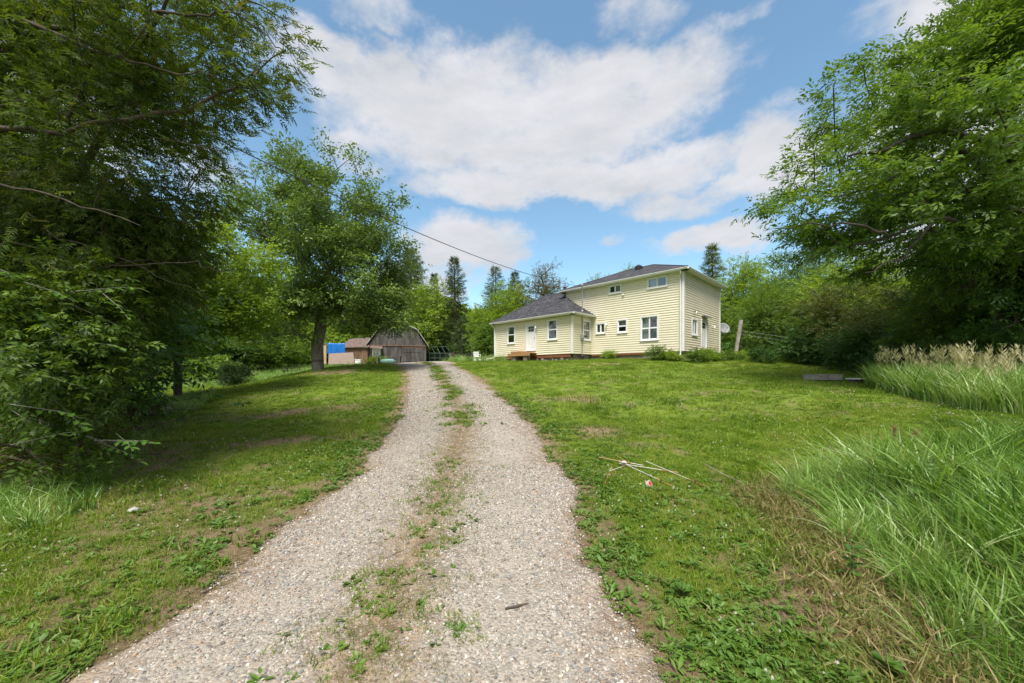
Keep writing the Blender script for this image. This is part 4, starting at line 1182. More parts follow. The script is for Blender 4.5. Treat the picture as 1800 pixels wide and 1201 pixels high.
# lean-to on the left
lean = empty('lean_to_shed', (-20.0, 46.3, 2.68), 0, 'brown board lean-to with a rusty metal roof at the left of the barn', 'shed')
mb = MB(); x = -1.1
while x < 2.0:
    w = rb.uniform(.15, .24); d = rb.uniform(0, .03); mb.box(x, min(x + w, 2.0) - .012, -.05 - d, -d, rb.uniform(0, .05), 2.0); x += w
mb.build('board_siding', M['barn_brown'], lean, kind='stuff')
MB().box(-1.1, 2.0, .02, .06, 0, 2.0).build('wall', M['black'], lean)
mb = MB()
mb.poly([(-1.5, -.35, 2.02), (2.3, -.35, 2.12), (1.6, 3, 3.6), (-1.5, 3, 3.4)]); mb.poly([(-1.5, -.35, 1.97), (2.3, -.35, 2.07), (2.3, -.35, 2.12), (-1.5, -.35, 2.02)])
mb.build('roof', M['rust'], lean)
# raw plywood leaning structure, blue tarp, chipboard screen, white cooler
pl = empty('plywood_bin', (-22.4, 44.0, 2.62), 0, 'tall raw plywood panel standing just right of the big maple trunk', 'panel')
MB().box(-.55, .3, 0, .05, 0, 2.35).build('sheet', M['plywood'], pl); MB().box(.3, .38, -.03, .06, 0, 2.4).box(-.6, -.55, -.03, .06, 0, 2.4).build('batten', M['plywood'], pl)
MB().box(-.65, .45, -.1, .4, 2.4, 2.45).build('top_board', M['greywood'], pl)
v = [];nxx, nzz = 26, 10
for j in range(nzz):
    for i in range(nxx):
        t = i / (nxx - 1); s_ = j / (nzz - 1); v.append((-21.85 + 2.1 * t, 43.85 + .07 * math.sin(t * 33 + s_ * 2) + .05 * math.sin(t * 11), 3.75 + 1.35 * s_ - .06 * math.sin(t * 3.1) * s_))
fc = [(j * nxx + i, j * nxx + i + 1, (j + 1) * nxx + i + 1, (j + 1) * nxx + i) for j in range(nzz - 1) for i in range(nxx - 1)]
o = mesh_obj('tarp', v, fc, M['tarp'], smooth=True); tag(o, 'bright blue tarp hung above the pinkish grey panel', 'tarp')
o.modifiers.new('t', 'SOLIDIFY').thickness = .01
sc_ = MB(); sc_.v = [(-21.4, 43.2, 2.55), (-18.35, 43.2, 2.6), (-18.55, 43.3, 3.95), (-21.4, 43.3, 3.82), (-21.4, 43.26, 2.55), (-18.35, 43.26, 2.6), (-18.55, 43.36, 3.95), (-21.4, 43.36, 3.82)]
sc_.f = [(0, 1, 2, 3), (7, 6, 5, 4), (0, 4, 5, 1), (1, 5, 6, 2), (2, 6, 7, 3), (3, 7, 4, 0)]
tag(sc_.build('chipboard_panel', M['chipboard']), 'pinkish grey chipboard sheet standing on edge below the blue tarp', 'panel')
ck = empty('plastic_bin', (-17.95, 43.3, 2.62), 0, 'small pale plastic bin at the right end of the chipboard panel', 'bin')
MB().box(-.3, .3, -.2, .2, 0, .45).build('tub', M['white'], ck, bevel=.03); MB().box(-.34, .34, -.24, .24, .45, .52).build('lid', M['white'], ck, bevel=.02)
# bench with green cloth
bn = empty('work_table', (-14.9, 45.0, 2.68), 0, 'low grey timber table with a faded green bundle under it by the barn', 'table')
for i in range(3): MB().box(-1.5, 1.45, -.35 + i * .24, -.35 + i * .24 + .22, .82, .87).build('plank', M['barn'], bn)
for x in (-1.35, 1.3):
    for yy in (-.28, .28): MB().box(x - .05, x + .05, yy - .05, yy + .05, 0, .819).build('leg', M['barn'], bn)
gb = MB(); gb.tube([(-16.0, 45.0, 2.98), (-15.6, 45, 3.02), (-15.0, 45, 3.03), (-14.4, 45, 3.01), (-14.0, 45, 2.95)], [.1, .3, .33, .3, .1], 12)
tag(gb.build('green_bundle', M['greenish'], smooth=True), 'faded green rolled cloth lying under the grey timber table', 'bundle')

# pen of dark metal tube right of the barn, and old board fence
pen = empty('metal_pen', (-11.2, 50, 2.95), 0, 'dark green metal tube pen frame right of the barn', 'pen')
W = 3.5
for i in range(6):
    x = -.6 + i * W / 5 * 1.0
    MB().tube([(x, 0, 0), (x, 0, 1.25), (x - .8, 1.6, 2.25), (x - .8, 3, 2.25)], .04, 6).build('hoop', M['greenmetal'], pen)
for z, yy, o_ in ((1.25, 0, 0), (2.25, 1.6, -.8), (.6, 0, 0)):
    MB().tube([(-.6 + o_, yy, z), (W - .6 + o_, yy, z)], .03, 6).build('rail', M['greenmetal'], pen)
mb = MB()
for i in range(24): mb.tube([(-.55 + i * .15, .01, 0), (-.55 + i * .15, .01, 1.25)], .008, 4, cap=False)
mb.build('wire_mesh', M['greenmetal'], pen, kind='stuff')
bf = empty('board_fence', (-8.5, 50.0, 2.95), 0, 'short old grey board fence beside the metal pen', 'fence')
x = 0.0
while x < 1.9:
    w = rb.uniform(.3, .42); h = rb.uniform(1.0, 1.45)
    MB().box(x, x + w - .03, 0, .04, 0, h).build('board', M['greywood'] if rb.random() < .7 else M['barn_brown'], bf); x += w
MB().box(0, 1.9, .05, .1, .35, .45).build('rail', M['greywood'], bf)

# white plastic chair and black bin left of the house
ch = empty('plastic_chair', (-3.15, 33.2, g1(-3.15, 33.2)), R(200), 'white plastic garden chair beside the black bin left of the house', 'chair')
MB().box(-.24, .24, -.22, .24, .40, .44).build('seat', M['white'], ch, bevel=.01)
mb = MB()
for x in (-.2, -.1, 0, .1, .2): mb.box(x - .035, x + .035, -.27, -.23, .47, .84)
mb.box(-.25, .25, -.28, -.22, .80, .90); mb.box(-.25, .25, -.26, -.22, .43, .48); mb.build('backrest', M['white'], ch, bevel=.008)
for sx in (-1, 1):
    for yy in (-.22, .22): MB().tube([(sx * .21, yy * .9, .41), (sx * .25, yy * 1.1, 0)], [.035, .025], 6).build('leg', M['white'], ch)
    MB().tube([(sx * .27, -.25, .66), (sx * .28, .2, .64), (sx * .26, .22, .42)], .028, 6).build('armrest', M['white'], ch)
bb = empty('black_bin', (-3.85, 33.4, g1(-3.85, 33.4)), R(8), 'black square bin beside the white plastic chair', 'bin')
MB().box(-.24, .24, -.24, .24, 0, .68).build('body', M['black'], bb, bevel=.02); MB().box(-.27, .27, -.27, .27, .685, .73).build('lid', M['black'], bb, bevel=.015)
tb = empty('timber_stack', hw(16.0, 1.2, g1(*hw(16.0, 1.2)[:2])), HT, 'low stack of brown timbers at the left end of the house', 'timber')
for i, (y, z) in enumerate(((0, 0), (.2, 0), (.4, 0), (.1, .17), (.3, .17))):
    MB().box(-.7 + .05 * i, 1.5 + .04 * i, y, y + .17, z, z + .16).build('beam', M['twig' if i % 2 else 'barn_brown'], tb, bevel=.008)

# leaning grey post with wires
px_, py_ = 15.75, 26.2; pz = g1(px_, py_)
po = empty('leaning_post', (px_, py_, pz), 0, 'grey timber post leaning right beside the shrubs behind the house', 'post')
Mp = Matrix.Rotation(R(9), 4, 'Y')
MB().box(-.09, .09, -.09, .09, -.2, 2.75, Mp).build('timber', M['greywood'], po, bevel=.015)
for i, (z, ex) in enumerate(((2.0, 1.9), (1.75, 1.7))):
    a = Vector((px_ + .3, py_, pz + z)); b = Vector((20.0, 20.0, g1(20, 20) + ex))
    pts = [a.lerp(b, t / 16) - Vector((0, 0, .25 * 4 * (t / 16) * (1 - t / 16))) for t in range(17)]
    tag(MB().tube(pts, .008, 5).build('clothes_line', M['metal']), ['upper', 'lower'][i] + ' thin wire running from the leaning post to the trees at the right', 'wire')
bp = empty('buried_hook_post', (20, 20, g1(20, 20)), 0, 'thin grey post holding the wires inside the right hedge', 'post')
MB().tube([(0, 0, -.2), (0, 0, 2.1)], .05, 8).build('pole', M['greywood'], bp)

# well cover boxes in the lawn
z = g1(12.55, 15)
wb = empty('wooden_box_frame', (12.55, 15, z + .05), R(4), 'low grey wooden box lying in the lawn, left of the white-edged board', 'box')
for a in ((-.56, .56, -.3, -.26), (-.56, .56, .26, .3), (-.56, -.52, -.26, .26), (.52, .56, -.26, .26)):
    MB().box(*a, -.05, .14).build('side_board', M['greywood'], wb)
for i in range(4): MB().box(-.58, .58, -.32 + i * .16, -.32 + i * .16 + .15, .142, .175).build('plank', M['greywood'], wb)
z = g1(13.2, 14.2)
wc = empty('board_cover', (13.12, 14.0, z + .06), R(-3), 'small pale board lying on dark blocks in the lawn by the reeds', 'board')
MB().box(-.35, .38, -.2, .2, .10, .14).build('board', M['white'], wc); MB().box(-.3, -.1, -.15, .15, 0, .099).build('block', M['twig'], wc); MB().box(.1, .35, -.15, .15, 0, .099).build('block', M['twig'], wc)

# picnic bench far left
z = g1(-24.6, 42)
pb = empty('picnic_table', (-24.9, 42, z), R(10), 'dark weathered picnic table left of the maple trunk', 'picnic table')
for i in range(4): MB().box(-.9, .9, -.36 + i * .18, -.36 + i * .18 + .16, .72, .76).build('plank', M['black'], pb)
for s_ in (-1, 1):
    MB().box(-.9, .9, s_ * .72 - .13, s_ * .72 + .13, .42, .46).build('bench', M['black'], pb)
    MB().tube([(s_ * .65, -.75, 0), (s_ * .65, -.25, .7)], .05, 5).tube([(s_ * .65, .75, 0), (s_ * .65, .25, .7)], .05, 5).tube([(s_ * .65, -.8, .4), (s_ * .65, .8, .4)], .04, 5).build('leg_frame', M['black'], pb)

# ================================================================ driveway marker rods and cups in the grass
def gp(u, v, Y):
    return ((u - 900) / 652 * Y, Y)


rods = [((1.19, 4.75), (1.46, 5.45), 'rod_orange', 'orange and white marker rod lying nearest to the gravel'),
        ((1.62, 5.6), (2.05, 4.68), 'rod_white', 'white marker rod pointing down from the crossing of the rods'),
        ((2.02, 5.6), (2.47, 4.68), 'rod_white', 'short pale marker rod right of the crossing rods'),
        ((1.6, 5.55), (2.32, 5.2), 'rod_white', 'white marker rod lying flat under the other rods'),
        ((1.35, 5.15), (1.72, 5.55), 'rod_white', 'white marker rod left of the crossing'),
        ((1.35, 5.75), (1.95, 5.5), 'rod_orange', 'long orange marker rod across the back of the heap'),
        ((1.66, 5.95), (1.84, 5.45), 'rod_orange', 'short orange marker rod standing above the crossing')]
for i, (a, b, m_, lb) in enumerate(rods):
    za, zb = g1(*a) + .04 + .015 * (i % 3), g1(*b) + .018 + .012 * (i % 2)
    r0 = empty('marker_rod', (a[0], a[1], za), 0, lb, 'marker rod', 'driveway marker rods lying in the grass')
    A_ = Vector((0, 0, 0)); B_ = Vector((b[0] - a[0], b[1] - a[1], zb - za))
    MB().tube([A_, B_], .0047, 8).build('rod', M[m_], r0)
    MB().tube([A_.lerp(B_, .72), A_.lerp(B_, .98)], .0056, 8).build('sleeve', M['rod_white' if m_ == 'rod_orange' else 'rod_orange'], r0)
for (x, y, rz, lb) in ((1.73, 4.68, 40, 'round red reflector with a white rim lying in the grass in front of the rods'), (1.66, 5.5, 160, 'white reflector back on the crossing of the rods')):
    c = empty('round_reflector', (x, y, g1(x, y) + .06), R(rz), lb, 'reflector')
    T_ = Matrix.Rotation(R(58), 4, 'X')
    mb = MB(); mb.tube([T_ @ Vector((0, 0, -.02)), T_ @ Vector((0, 0, .015))], [.042, .042], 20); mb.build('rim', M['rod_white'], c)
    mb = MB(); mb.tube([T_ @ Vector((0, 0, .0155)), T_ @ Vector((0, 0, .02))], [.031, .029], 20); mb.build('lens', M['red'], c)
# a bent dry stalk right of the rods
tag(MB().tube([(2.75, 5.3, g1(2.75, 5.3) + .12), (2.85, 5.05, g1(2.85, 5.05) + .06), (2.98, 4.75, g1(2.98, 4.75) + .02)], [.005, .006, .008], 6).build('dry_stalk', M['palewood']), 'bent pale dry stalk in the grass right of the marker rods', 'stalk')
tag(MB().tube([(-.045, 2.43, g1(-.04, 2.43) + .03), (.04, 2.45, g1(.04, 2.45) + .034), (.11, 2.49, g1(.11, 2.49) + .03)], [.006, .008, .005], 6).build('stick', M['twig']), 'short dark stick lying on the right wheel track', 'stick')
tag(MB().tube([(-1.05, 3.0, g1(-1.05, 3.0) + .03), (-.98, 3.15, g1(-.98, 3.15) + .035), (-.88, 3.25, g1(-.88, 3.25) + .03)], [.004, .006, .003], 6).build('stick', M['twig']), 'thin curved twig on the left wheel track', 'stick')


def rock(x, y, s, lb, sd):
    import bmesh
    r = random.Random(sd); bm = bmesh.new(); bmesh.ops.create_icosphere(bm, subdivisions=2, radius=1)
    V = [(v.co.x * s * r.uniform(.9, 1.1), v.co.y * s * .7 * r.uniform(.9, 1.1), v.co.z * s * .5 * r.uniform(.85, 1.15)) for v in bm.verts]; F = [tuple(q.index for q in f.verts) for f in bm.faces]; bm.free()
    o = mesh_obj('rock', V, F, M['rock']); o.location = (x, y, g1(x, y) + s * .2); o.rotation_euler = (.1, .1, r.uniform(0, 3)); tag(o, lb, 'rock')


rock(-4.2, 4.12, .075, 'small pale rock in the grass at the lower left', 1)
rock(-10.2, 10.9, .3, 'grey flat rock at the edge of the brush pile', 2)
# ================================================================ TREES AND SHRUBS
def unit(n, rg):
    v = rg.normal(size=(n, 3)); return v / np.linalg.norm(v, axis=1, keepdims=True)


def sample_env(ells, n, rg, shell=.45):
    w = np.array([e[3] * e[4] * e[5] for e in ells]) ** .8; w /= w.sum()
    k = rg.choice(len(ells), n, p=w); E_ = np.array(ells, float)[k]
    d = unit(n, rg); r = rg.random(n) ** shell
    r = r * (1 + .16 * (fbm(d[:, 0] * 2 + 9 + k, d[:, 2] * 2 + d[:, 1] * 1.7 + 4, 3) - .5) * 4)
    return E_[:, :3] + d * r[:, None] * E_[:, 3:6]


def skeleton(trunk, targets, rg, step=.6, pathw=.35, up=.25):
    """trunk: polyline; every target is joined to the best node so far, giving forked limbs"""
    pos = []; par = []; pl = []
    for a, b in zip(trunk, trunk[1:]):
        a = np.array(a, float); b = np.array(b, float); n = max(1, int(np.linalg.norm(b - a) / step))
        for i in range(n):
            p = a + (b - a) * i / n; par.append(len(pos) - 1); pl.append(0 if not pos else pl[-1] + step); pos.append(p)
    par.append(len(pos) - 1); pl.append(pl[-1] + step); pos.append(np.array(trunk[-1], float))
    h0 = trunk[0][2] + .25 * (trunk[-1][2] - trunk[0][2])
    fork = np.array(trunk[-1]); T = targets[np.argsort(np.linalg.norm(targets - fork, axis=1) + rg.normal(0, .4, len(targets)))]
    P_ = np.zeros((len(T) * 14 + 200, 3)); P_[:len(pos)] = pos; L_ = np.zeros(len(P_)); L_[:len(pos)] = pl; n = len(pos)
    PR = list(par); ends = []
    for t in T:
        d = np.linalg.norm(P_[:n] - t, axis=1)
        cost = d + pathw * L_[:n] + np.where(P_[:n, 2] > t[2] + .3, (P_[:n, 2] - t[2]) * .8, 0) + np.where(P_[:n, 2] < h0, 50, 0)
        j = int(np.argmin(cost)); a = P_[j].copy(); q = j; L = d[j]
        m = int(min(9, max(1, round(L / step)))); bow = rg.normal(0, .06, 3) * L; bow[2] += up * L * .35
        for i in range(1, m + 1):
            s = i / m; p = a + (t - a) * s + bow * 4 * s * (1 - s) * .5 + (rg.normal(0, .035 * step, 3) if i < m else 0)
            if n >= len(P_): break
            P_[n] = p; L_[n] = L_[q] + L / m; PR.append(q); q = n; n += 1
        ends.append(q)
    return P_[:n], np.array(PR[:n]), np.array(ends)


def radii(P_, par, tip, power=2.2, base=None):
    n = len(P_); acc = np.zeros(n); r = np.zeros(n)
    for i in range(n - 1, -1, -1):
        r[i] = max(tip, acc[i] ** (1 / power))
        if par[i] >= 0: acc[par[i]] += r[i] ** power
    if base: r *= 1 + (base / r[0] - 1) * (r / r[0]) ** .7
    return r


def limbs_mesh(P_, par, r, rmin=.0, sides=6):
    k = np.where((par >= 0) & (r > rmin))[0]
    if not len(k): return np.zeros((0, 3)), np.zeros((0, 4), int)
    A = P_[par[k]]; B_ = P_[k]; ra = np.minimum(r[par[k]], r[k] * 1.35); rb_ = r[k]
    d = B_ - A; L = np.linalg.norm(d, axis=1, keepdims=True) + 1e-9; d = d / L
    ref = np.where(np.abs(d[:, 2:3]) > .9, np.array([[1., .1, 0]]), np.array([[0, .1, 1.]]))
    u = np.cross(d, ref); u /= np.linalg.norm(u, axis=1, keepdims=True); w = np.cross(d, u)
    th = np.arange(sides) * 2 * math.pi / sides
    c = np.cos(th)[None, :, None]; s = np.sin(th)[None, :, None]
    ring = u[:, None] * c + w[:, None] * s
    A = A - d * ra[:, None] * .35
    V0 = A[:, None] + ring * ra[:, None, None]; V1 = B_[:, None] + ring * rb_[:, None, None]
    V = np.concatenate([V0, V1], 1).reshape(-1, 3)
    b = (np.arange(len(k)) * 2 * sides)[:, None]; i = np.arange(sides)[None]; j = (np.arange(sides) + 1)[None] % sides
    F = np.stack([b + i, b + j, b + sides + j, b + sides + i], -1).reshape(-1, 4)
    return V, F


def leaf_sprig(kind, rg, n=7, size=1.0):
    """template in its own frame: twig along +x, up +z. returns (n*4,3)"""
    out = []
    for i in range(n):
        t = (i + .5) / n
        if kind == 'broad':
            side = 1 if i % 2 else -1
            o = np.array([t * 1.0, side * .04, 0]); a = side * rg.uniform(.5, 1.2); L, w = rg.uniform(.42, .62), rg.uniform(.15, .21)
            if i == n - 1: a = 0
            d = np.array([math.cos(a), math.sin(a), rg.uniform(-.7, .25)]); d /= np.linalg.norm(d)
        elif kind == 'maple':
            o = rg.normal(0, .32, 3) * np.array([1, 1, .6]); a = rg.uniform(0, 6.28); L, w = rg.uniform(.42, .62), rg.uniform(.2, .28)
            d = np.array([math.cos(a), math.sin(a), rg.uniform(-.9, .4)]); d /= np.linalg.norm(d)
        elif kind == 'cedar':
            side = (-1, 1, 0)[i % 3]
            o = np.array([t * 1.0, 0, -.18 * t * t]); a = side * rg.uniform(.55, .95); L, w = rg.uniform(.36, .54) * (1.1 - .5 * t), .12
            d = np.array([math.cos(a), math.sin(a), rg.uniform(-.45, .1)]); d /= np.linalg.norm(d)
        else:       # needles
            side = (-1, 1)[i % 2]
            o = np.array([t * 1.0, 0, 0]); a = side * rg.uniform(.5, .9); L, w = rg.uniform(.4, .6) * (1.1 - .4 * t), .13
            d = np.array([math.cos(a), math.sin(a), rg.uniform(-.3, .35)]); d /= np.linalg.norm(d)
        s = np.cross(d, np.array([0, 0, 1.]) + rg.normal(0, .35, 3)); s /= np.linalg.norm(s)
        if kind == 'maple': tip = d * L; m = d * L * .45
        else: tip = d * L; m = d * L * .42
        nn = np.cross(s, d)
        out += [o, o + m + s * w * .5 * L / .5 + nn * .03, o + tip + nn * -.02, o + m - s * w * .5 * L / .5 + nn * .03]
    return np.array(out) * size


def foliage(pos, outw, kind, rg, size, leaves=7, droop=0.0, flat=.35, variants=6, tint=None, roll=.5):
    M_ = len(pos); temps = [leaf_sprig(kind, rg, leaves) for _ in range(variants)]
    x = outw + rg.normal(0, roll, (M_, 3)); x[:, 2] -= droop; x /= np.linalg.norm(x, axis=1, keepdims=True) + 1e-9
    z = np.array([[0, 0, 1.]]) + rg.normal(0, flat, (M_, 3)); y = np.cross(z, x); y /= np.linalg.norm(y, axis=1, keepdims=True) + 1e-9; z = np.cross(x, y)
    RM = np.stack([x, y, z], 1)     # rows are axes
    sc = size * rg.uniform(.7, 1.3, M_); which = rg.integers(0, variants, M_)
    V = np.zeros((M_, leaves * 4, 3), np.float32)
    for k in range(variants):
        q = which == k
        V[q] = np.einsum('vi,mij->mvj', temps[k], RM[q]) * sc[q][:, None, None] + pos[q][:, None]
    F = np.arange(M_ * leaves * 4).reshape(-1, 4)
    base = rg.random(M_) if tint is None else tint
    tt = np.clip(base[:, None] * .65 + rg.random((M_, leaves)) * .35, 0, .999)
    return V.reshape(-1, 3), F, np.repeat(tt.ravel(), 4)


def make_tree(name, base, trunk, ells, label, cat, leafmat, bark, n_t=160, per=60, size=.3, kind='broad', spread=.55, leaves=7, base_r=.3, tip=.012,
              seed=1, filt=None, shell=.45, group=None, step=.6, sides=6, rmin=.0, pathw=.35, up=.25, droop=0., flat=.35, parts=('trunk', 'crown'), skirt=.5, tshift=0.0, keep_out=None):
    """everything in world coordinates, stored relative to the base"""
    rg = np.random.default_rng(seed); b = np.array(base, float)
    T = sample_env(ells, n_t * (3 if filt else 1), rg, shell)
    if filt is not None: T = T[filt(T)][:n_t]
    P_, par, ends = skeleton(trunk, T, rg, step, pathw, up)
    r = radii(P_, par, tip, base=base_r)
    V, F = limbs_mesh(P_ - b, par, r, rmin, sides)
    root = empty(name, tuple(b), 0, label, cat, group)
    # flared foot
    mesh_obj(parts[0], V, F, bark, root, smooth=True)
    # clumps of leaves round the ends and along the outer twigs
    cen = np.concatenate([P_[ends], P_[par[ends]] * .5 + P_[ends] * .5]); cl_t = rg.random(len(cen))
    k = rg.integers(0, len(cen), n_t * per); c = cen[k]
    off = rg.normal(size=(len(k), 3)) * np.array([spread, spread, spread * skirt]) 
    pos = c + off
    mid = np.average(T, axis=0); ow = pos - mid; ow[:, 2] *= .4; ow /= np.linalg.norm(ow, axis=1, keepdims=True) + 1e-9
    if filt is not None:
        q = filt(pos, .12) if filt.__code__.co_argcount > 1 else filt(pos)
        pos, ow, k = pos[q], ow[q], k[q]
    tint = np.clip(cl_t[k] * .55 + rg.random(len(k)) * .4 + tshift, 0, 1)
    V, F, tt = foliage(pos - b, ow, kind, rg, size, leaves, droop, flat, tint=tint)
    o = mesh_obj(parts[1], V, F, leafmat, root, attrs={'tint': tt}); 
    return root


def proj(p):
    return 900 + p[:, 0] / p[:, 1] * 652, 655 - (p[:, 2] - 1.6) / p[:, 1] * 652


# --- the big silver maple left of the drive
zb = 1.70
bx, by = -11.5, 22.0
make_tree('silver_maple', (bx, by, zb), [(bx, by, zb - .3), (bx - .05, by, zb + 1.6), (bx + .1, by + .1, 4.2), (bx + .2, by, 6.2)],
          [(-11.6, 22, 11.6, 4.4, 3.8, 3.3), (-12.3, 22, 8.6, 5.3, 4.6, 3.4), (-9.4, 21.5, 9.0, 3.2, 3.3, 3.6), (-14.8, 21.5, 5.4, 3.9, 3.4, 2.2), (-8.4, 21.4, 5.3, 2.9, 3.0, 1.6), (-12, 20.8, 5.2, 3.4, 2.6, 1.6), (-7.2, 21.2, 5.3, 2.3, 2.0, 1.4), (-7.4, 21.2, 4.8, 1.8, 1.8, 1.0), (-8.2, 21.4, 8, 3, 2.6, 2.6)],
          'large silver maple with a thick short trunk standing on the left lawn by the driveway', 'tree', M['maple'], M['bark_grey'], n_t=340, per=54, size=.31, kind='maple',
          spread=.42, leaves=6, base_r=.33, tip=.014, seed=21, step=.7, up=.4, skirt=.55, shell=.36)

# --- lighter tree in front of it, further left
make_tree('young_maple', (-12.8, 14.2, .35), [(-12.8, 14.2, .1), (-12.7, 14.1, 2.2), (-12.5, 14.1, 4.0)],
          [(-12.0, 14, 5.2, 3.0, 2.6, 2.6), (-10.8, 13.6, 4.0, 2.0, 2.0, 1.3), (-13.6, 14, 3.4, 2.4, 2.2, 1.4)],
          'smaller light green maple between the cedar thicket and the big silver maple', 'tree', M['ymaple'], M['bark_dark'], n_t=190, per=44, size=.26, kind='maple', spread=.36, leaves=6,
          base_r=.13, tip=.008, seed=5, step=.5)


def edge_u(v):
    return np.interp(v, [-200, 0, 40, 90, 130, 190, 225, 250, 300, 340, 400, 470, 540, 600], [430, 490, 535, 540, 548, 552, 500, 470, 455, 425, 405, 380, 340, 270])


def cedar_f(p, jit=0.0):
    u, v = proj(p)
    w = (fbm(p[:, 0] * 1.9 + 3, p[:, 2] * 1.9 + 40, 3) - .5) * 110
    return (u < edge_u(v) - 34 + w + jit * 260) & (p[:, 1] > 3.3)


cx_, cy_ = -11.2, 6.6
make_tree('cedar_tree', (cx_, cy_, .05), [(cx_, cy_, -.2), (cx_ + .1, cy_, 3), (cx_ + .2, cy_, 6.5), (cx_ + .2, cy_, 9.5)],
          [(-5.7, 5.3, 6.0, 3.6, 1.7, 1.8), (-6.6, 6.2, 4.2, 3.0, 2.4, 1.6), (-7.6, 6.6, 7.2, 3.2, 2.2, 1.6), (-7.2, 6.4, 2.9, 2.5, 2.0, 1.3), (-6.6, 6.0, 3.6, 2.5, 1.6, 1.2)],
          'large dark cedar whose drooping branches overhang the upper left of the view', 'tree', M['cedar'], M['bark_red'], n_t=440, per=48, size=.18, kind='cedar', spread=.24, leaves=12,
          base_r=.26, tip=.005, seed=9, filt=cedar_f, shell=.6, step=.35, pathw=.18, up=.30, droop=.35, flat=.5, skirt=.7)
# a few long bare limbs sweeping across the front of the cedar
cr = bpy.data.objects['cedar_tree']
mb = MB()
for pts, r in (([(-8.3, 5.6, 7.1), (-6.2, 4.9, 6.55), (-5.0, 4.7, 6.22), (-4.0, 4.6, 6.0), (-3.3, 4.5, 5.95)], .05), ([(-8.0, 5.2, 6.6), (-6.3, 4.6, 6.05), (-5.2, 4.5, 5.55), (-4.4, 4.45, 5.3), (-3.5, 4.4, 5.1)], .036),
               ([(-7.6, 5.0, 4.0), (-6.2, 4.4, 3.85), (-5.2, 4.3, 3.6), (-4.3, 4.3, 3.3)], .026), ([(-7.4, 5.2, 6.2), (-5.6, 4.8, 4.9), (-4.9, 4.7, 4.1)], .013),
               ([(-7.2, 5.2, 3.2), (-5.6, 5.0, 3.0), (-4.4, 5.0, 3.1), (-3.9, 5.1, 3.0)], .014), ([(-6.6, 5.2, 3.6), (-5.2, 5.0, 3.1), (-4.2, 5.0, 2.65)], .009), ([(-6.9, 5.0, 5.2), (-5.6, 4.6, 5.1), (-4.6, 4.7, 4.6), (-3.7, 4.9, 4.5)], .018),
               ([(-6.2, 5.2, 7.2), (-4.6, 5.0, 6.4), (-3.6, 5.0, 5.6)], .014), ([(-6.6, 5.4, 8.2), (-4.4, 5.0, 7.0), (-3.3, 5.0, 6.1), (-2.9, 5, 5.8)], .022)):
    P4 = [Vector(p) for p in pts]; q = []
    rj = random.Random(len(q) + int(pts[0][2] * 10))
    for a, b in zip(P4, P4[1:]):
        for i in range(5): q.append(a.lerp(b, i / 5) + Vector((rj.gauss(0, .02), rj.gauss(0, .02), rj.gauss(0, .022))))
    q.append(P4[-1]); q = [p - Vector((cx_, cy_, .05)) for p in q]
    mb.tube(q, [r * .8 * (1 - .8 * i / (len(q) - 1)) for i in range(len(q))], 7)
mb.build('limb', M['bark_red'], cr, smooth=True)

make_tree('cedar_tree', (-12.6, 9.8, .2), [(-12.6, 9.8, 0), (-12.5, 9.8, 4), (-12.4, 9.8, 10)],
          [(-12.2, 9.8, 4.6, 3.0, 2.2, 2.8), (-12.6, 10, 7.2, 2.4, 2.0, 2.2), (-11.2, 9.6, 3.9, 2.0, 1.8, 1.8)],
          'second dark cedar standing behind the brush pile, left of the light green maple', 'tree', M['cedar'], M['bark_red'], n_t=260, per=42, size=.3, kind='cedar', spread=.4, leaves=10,
          base_r=.2, tip=.008, seed=10, shell=.6, step=.5, droop=.35, flat=.5, skirt=.8)
make_tree('dark_ash', (-14.5, 7.5, .1), [(-14.5, 7.5, -.1), (-14.5, 7.5, 3), (-14.3, 7.5, 5)], [(-13.9, 7.8, 4.4, 3.4, 2.2, 3.6), (-10.5, 8.3, 2.2, 2.6, 1.5, 1.9)],
          'dark leafy tree filling the left edge behind the cedar', 'tree', M['dark'], M['bark_dark'], n_t=150, per=60, size=.4, spread=.6, base_r=.2, seed=12)


# --- elm saplings with large leaves over the brush pile; the largest leaves are single objects
def elm_f(p, jit=0.0):
    u, v = proj(p)
    return (u < np.interp(v, [380, 430, 480, 560, 640, 700, 780, 840], [60, 150, 215, 255, 250, 205, 110, 30]) + jit * 60) & (v < 780) & (p[:, 1] > 3.6) & (v > 410)


el = make_tree('elm_sapling', (-6.6, 5.6, .0), [(-6.6, 5.6, -.1), (-6.5, 5.5, .8), (-6.3, 5.4, 1.5)],
          [(-5.8, 5.0, 2.0, 1.9, 1.1, 1.1), (-5.3, 5.0, 1.2, 1.5, .8, .8), (-6.4, 5.2, 2.7, 1.6, 1.0, .8)],
          'broad leaved elm saplings spreading over the brush pile at the left edge', 'sapling', M['elm'], M['bark_grey'], n_t=200, per=22, size=.14, kind='broad', spread=.17, leaves=9,
          base_r=.045, tip=.0035, seed=31, filt=elm_f, shell=.7, step=.25, pathw=.2, up=.1, droop=.18, flat=.3, skirt=.8, parts=('stem', 'crown'))
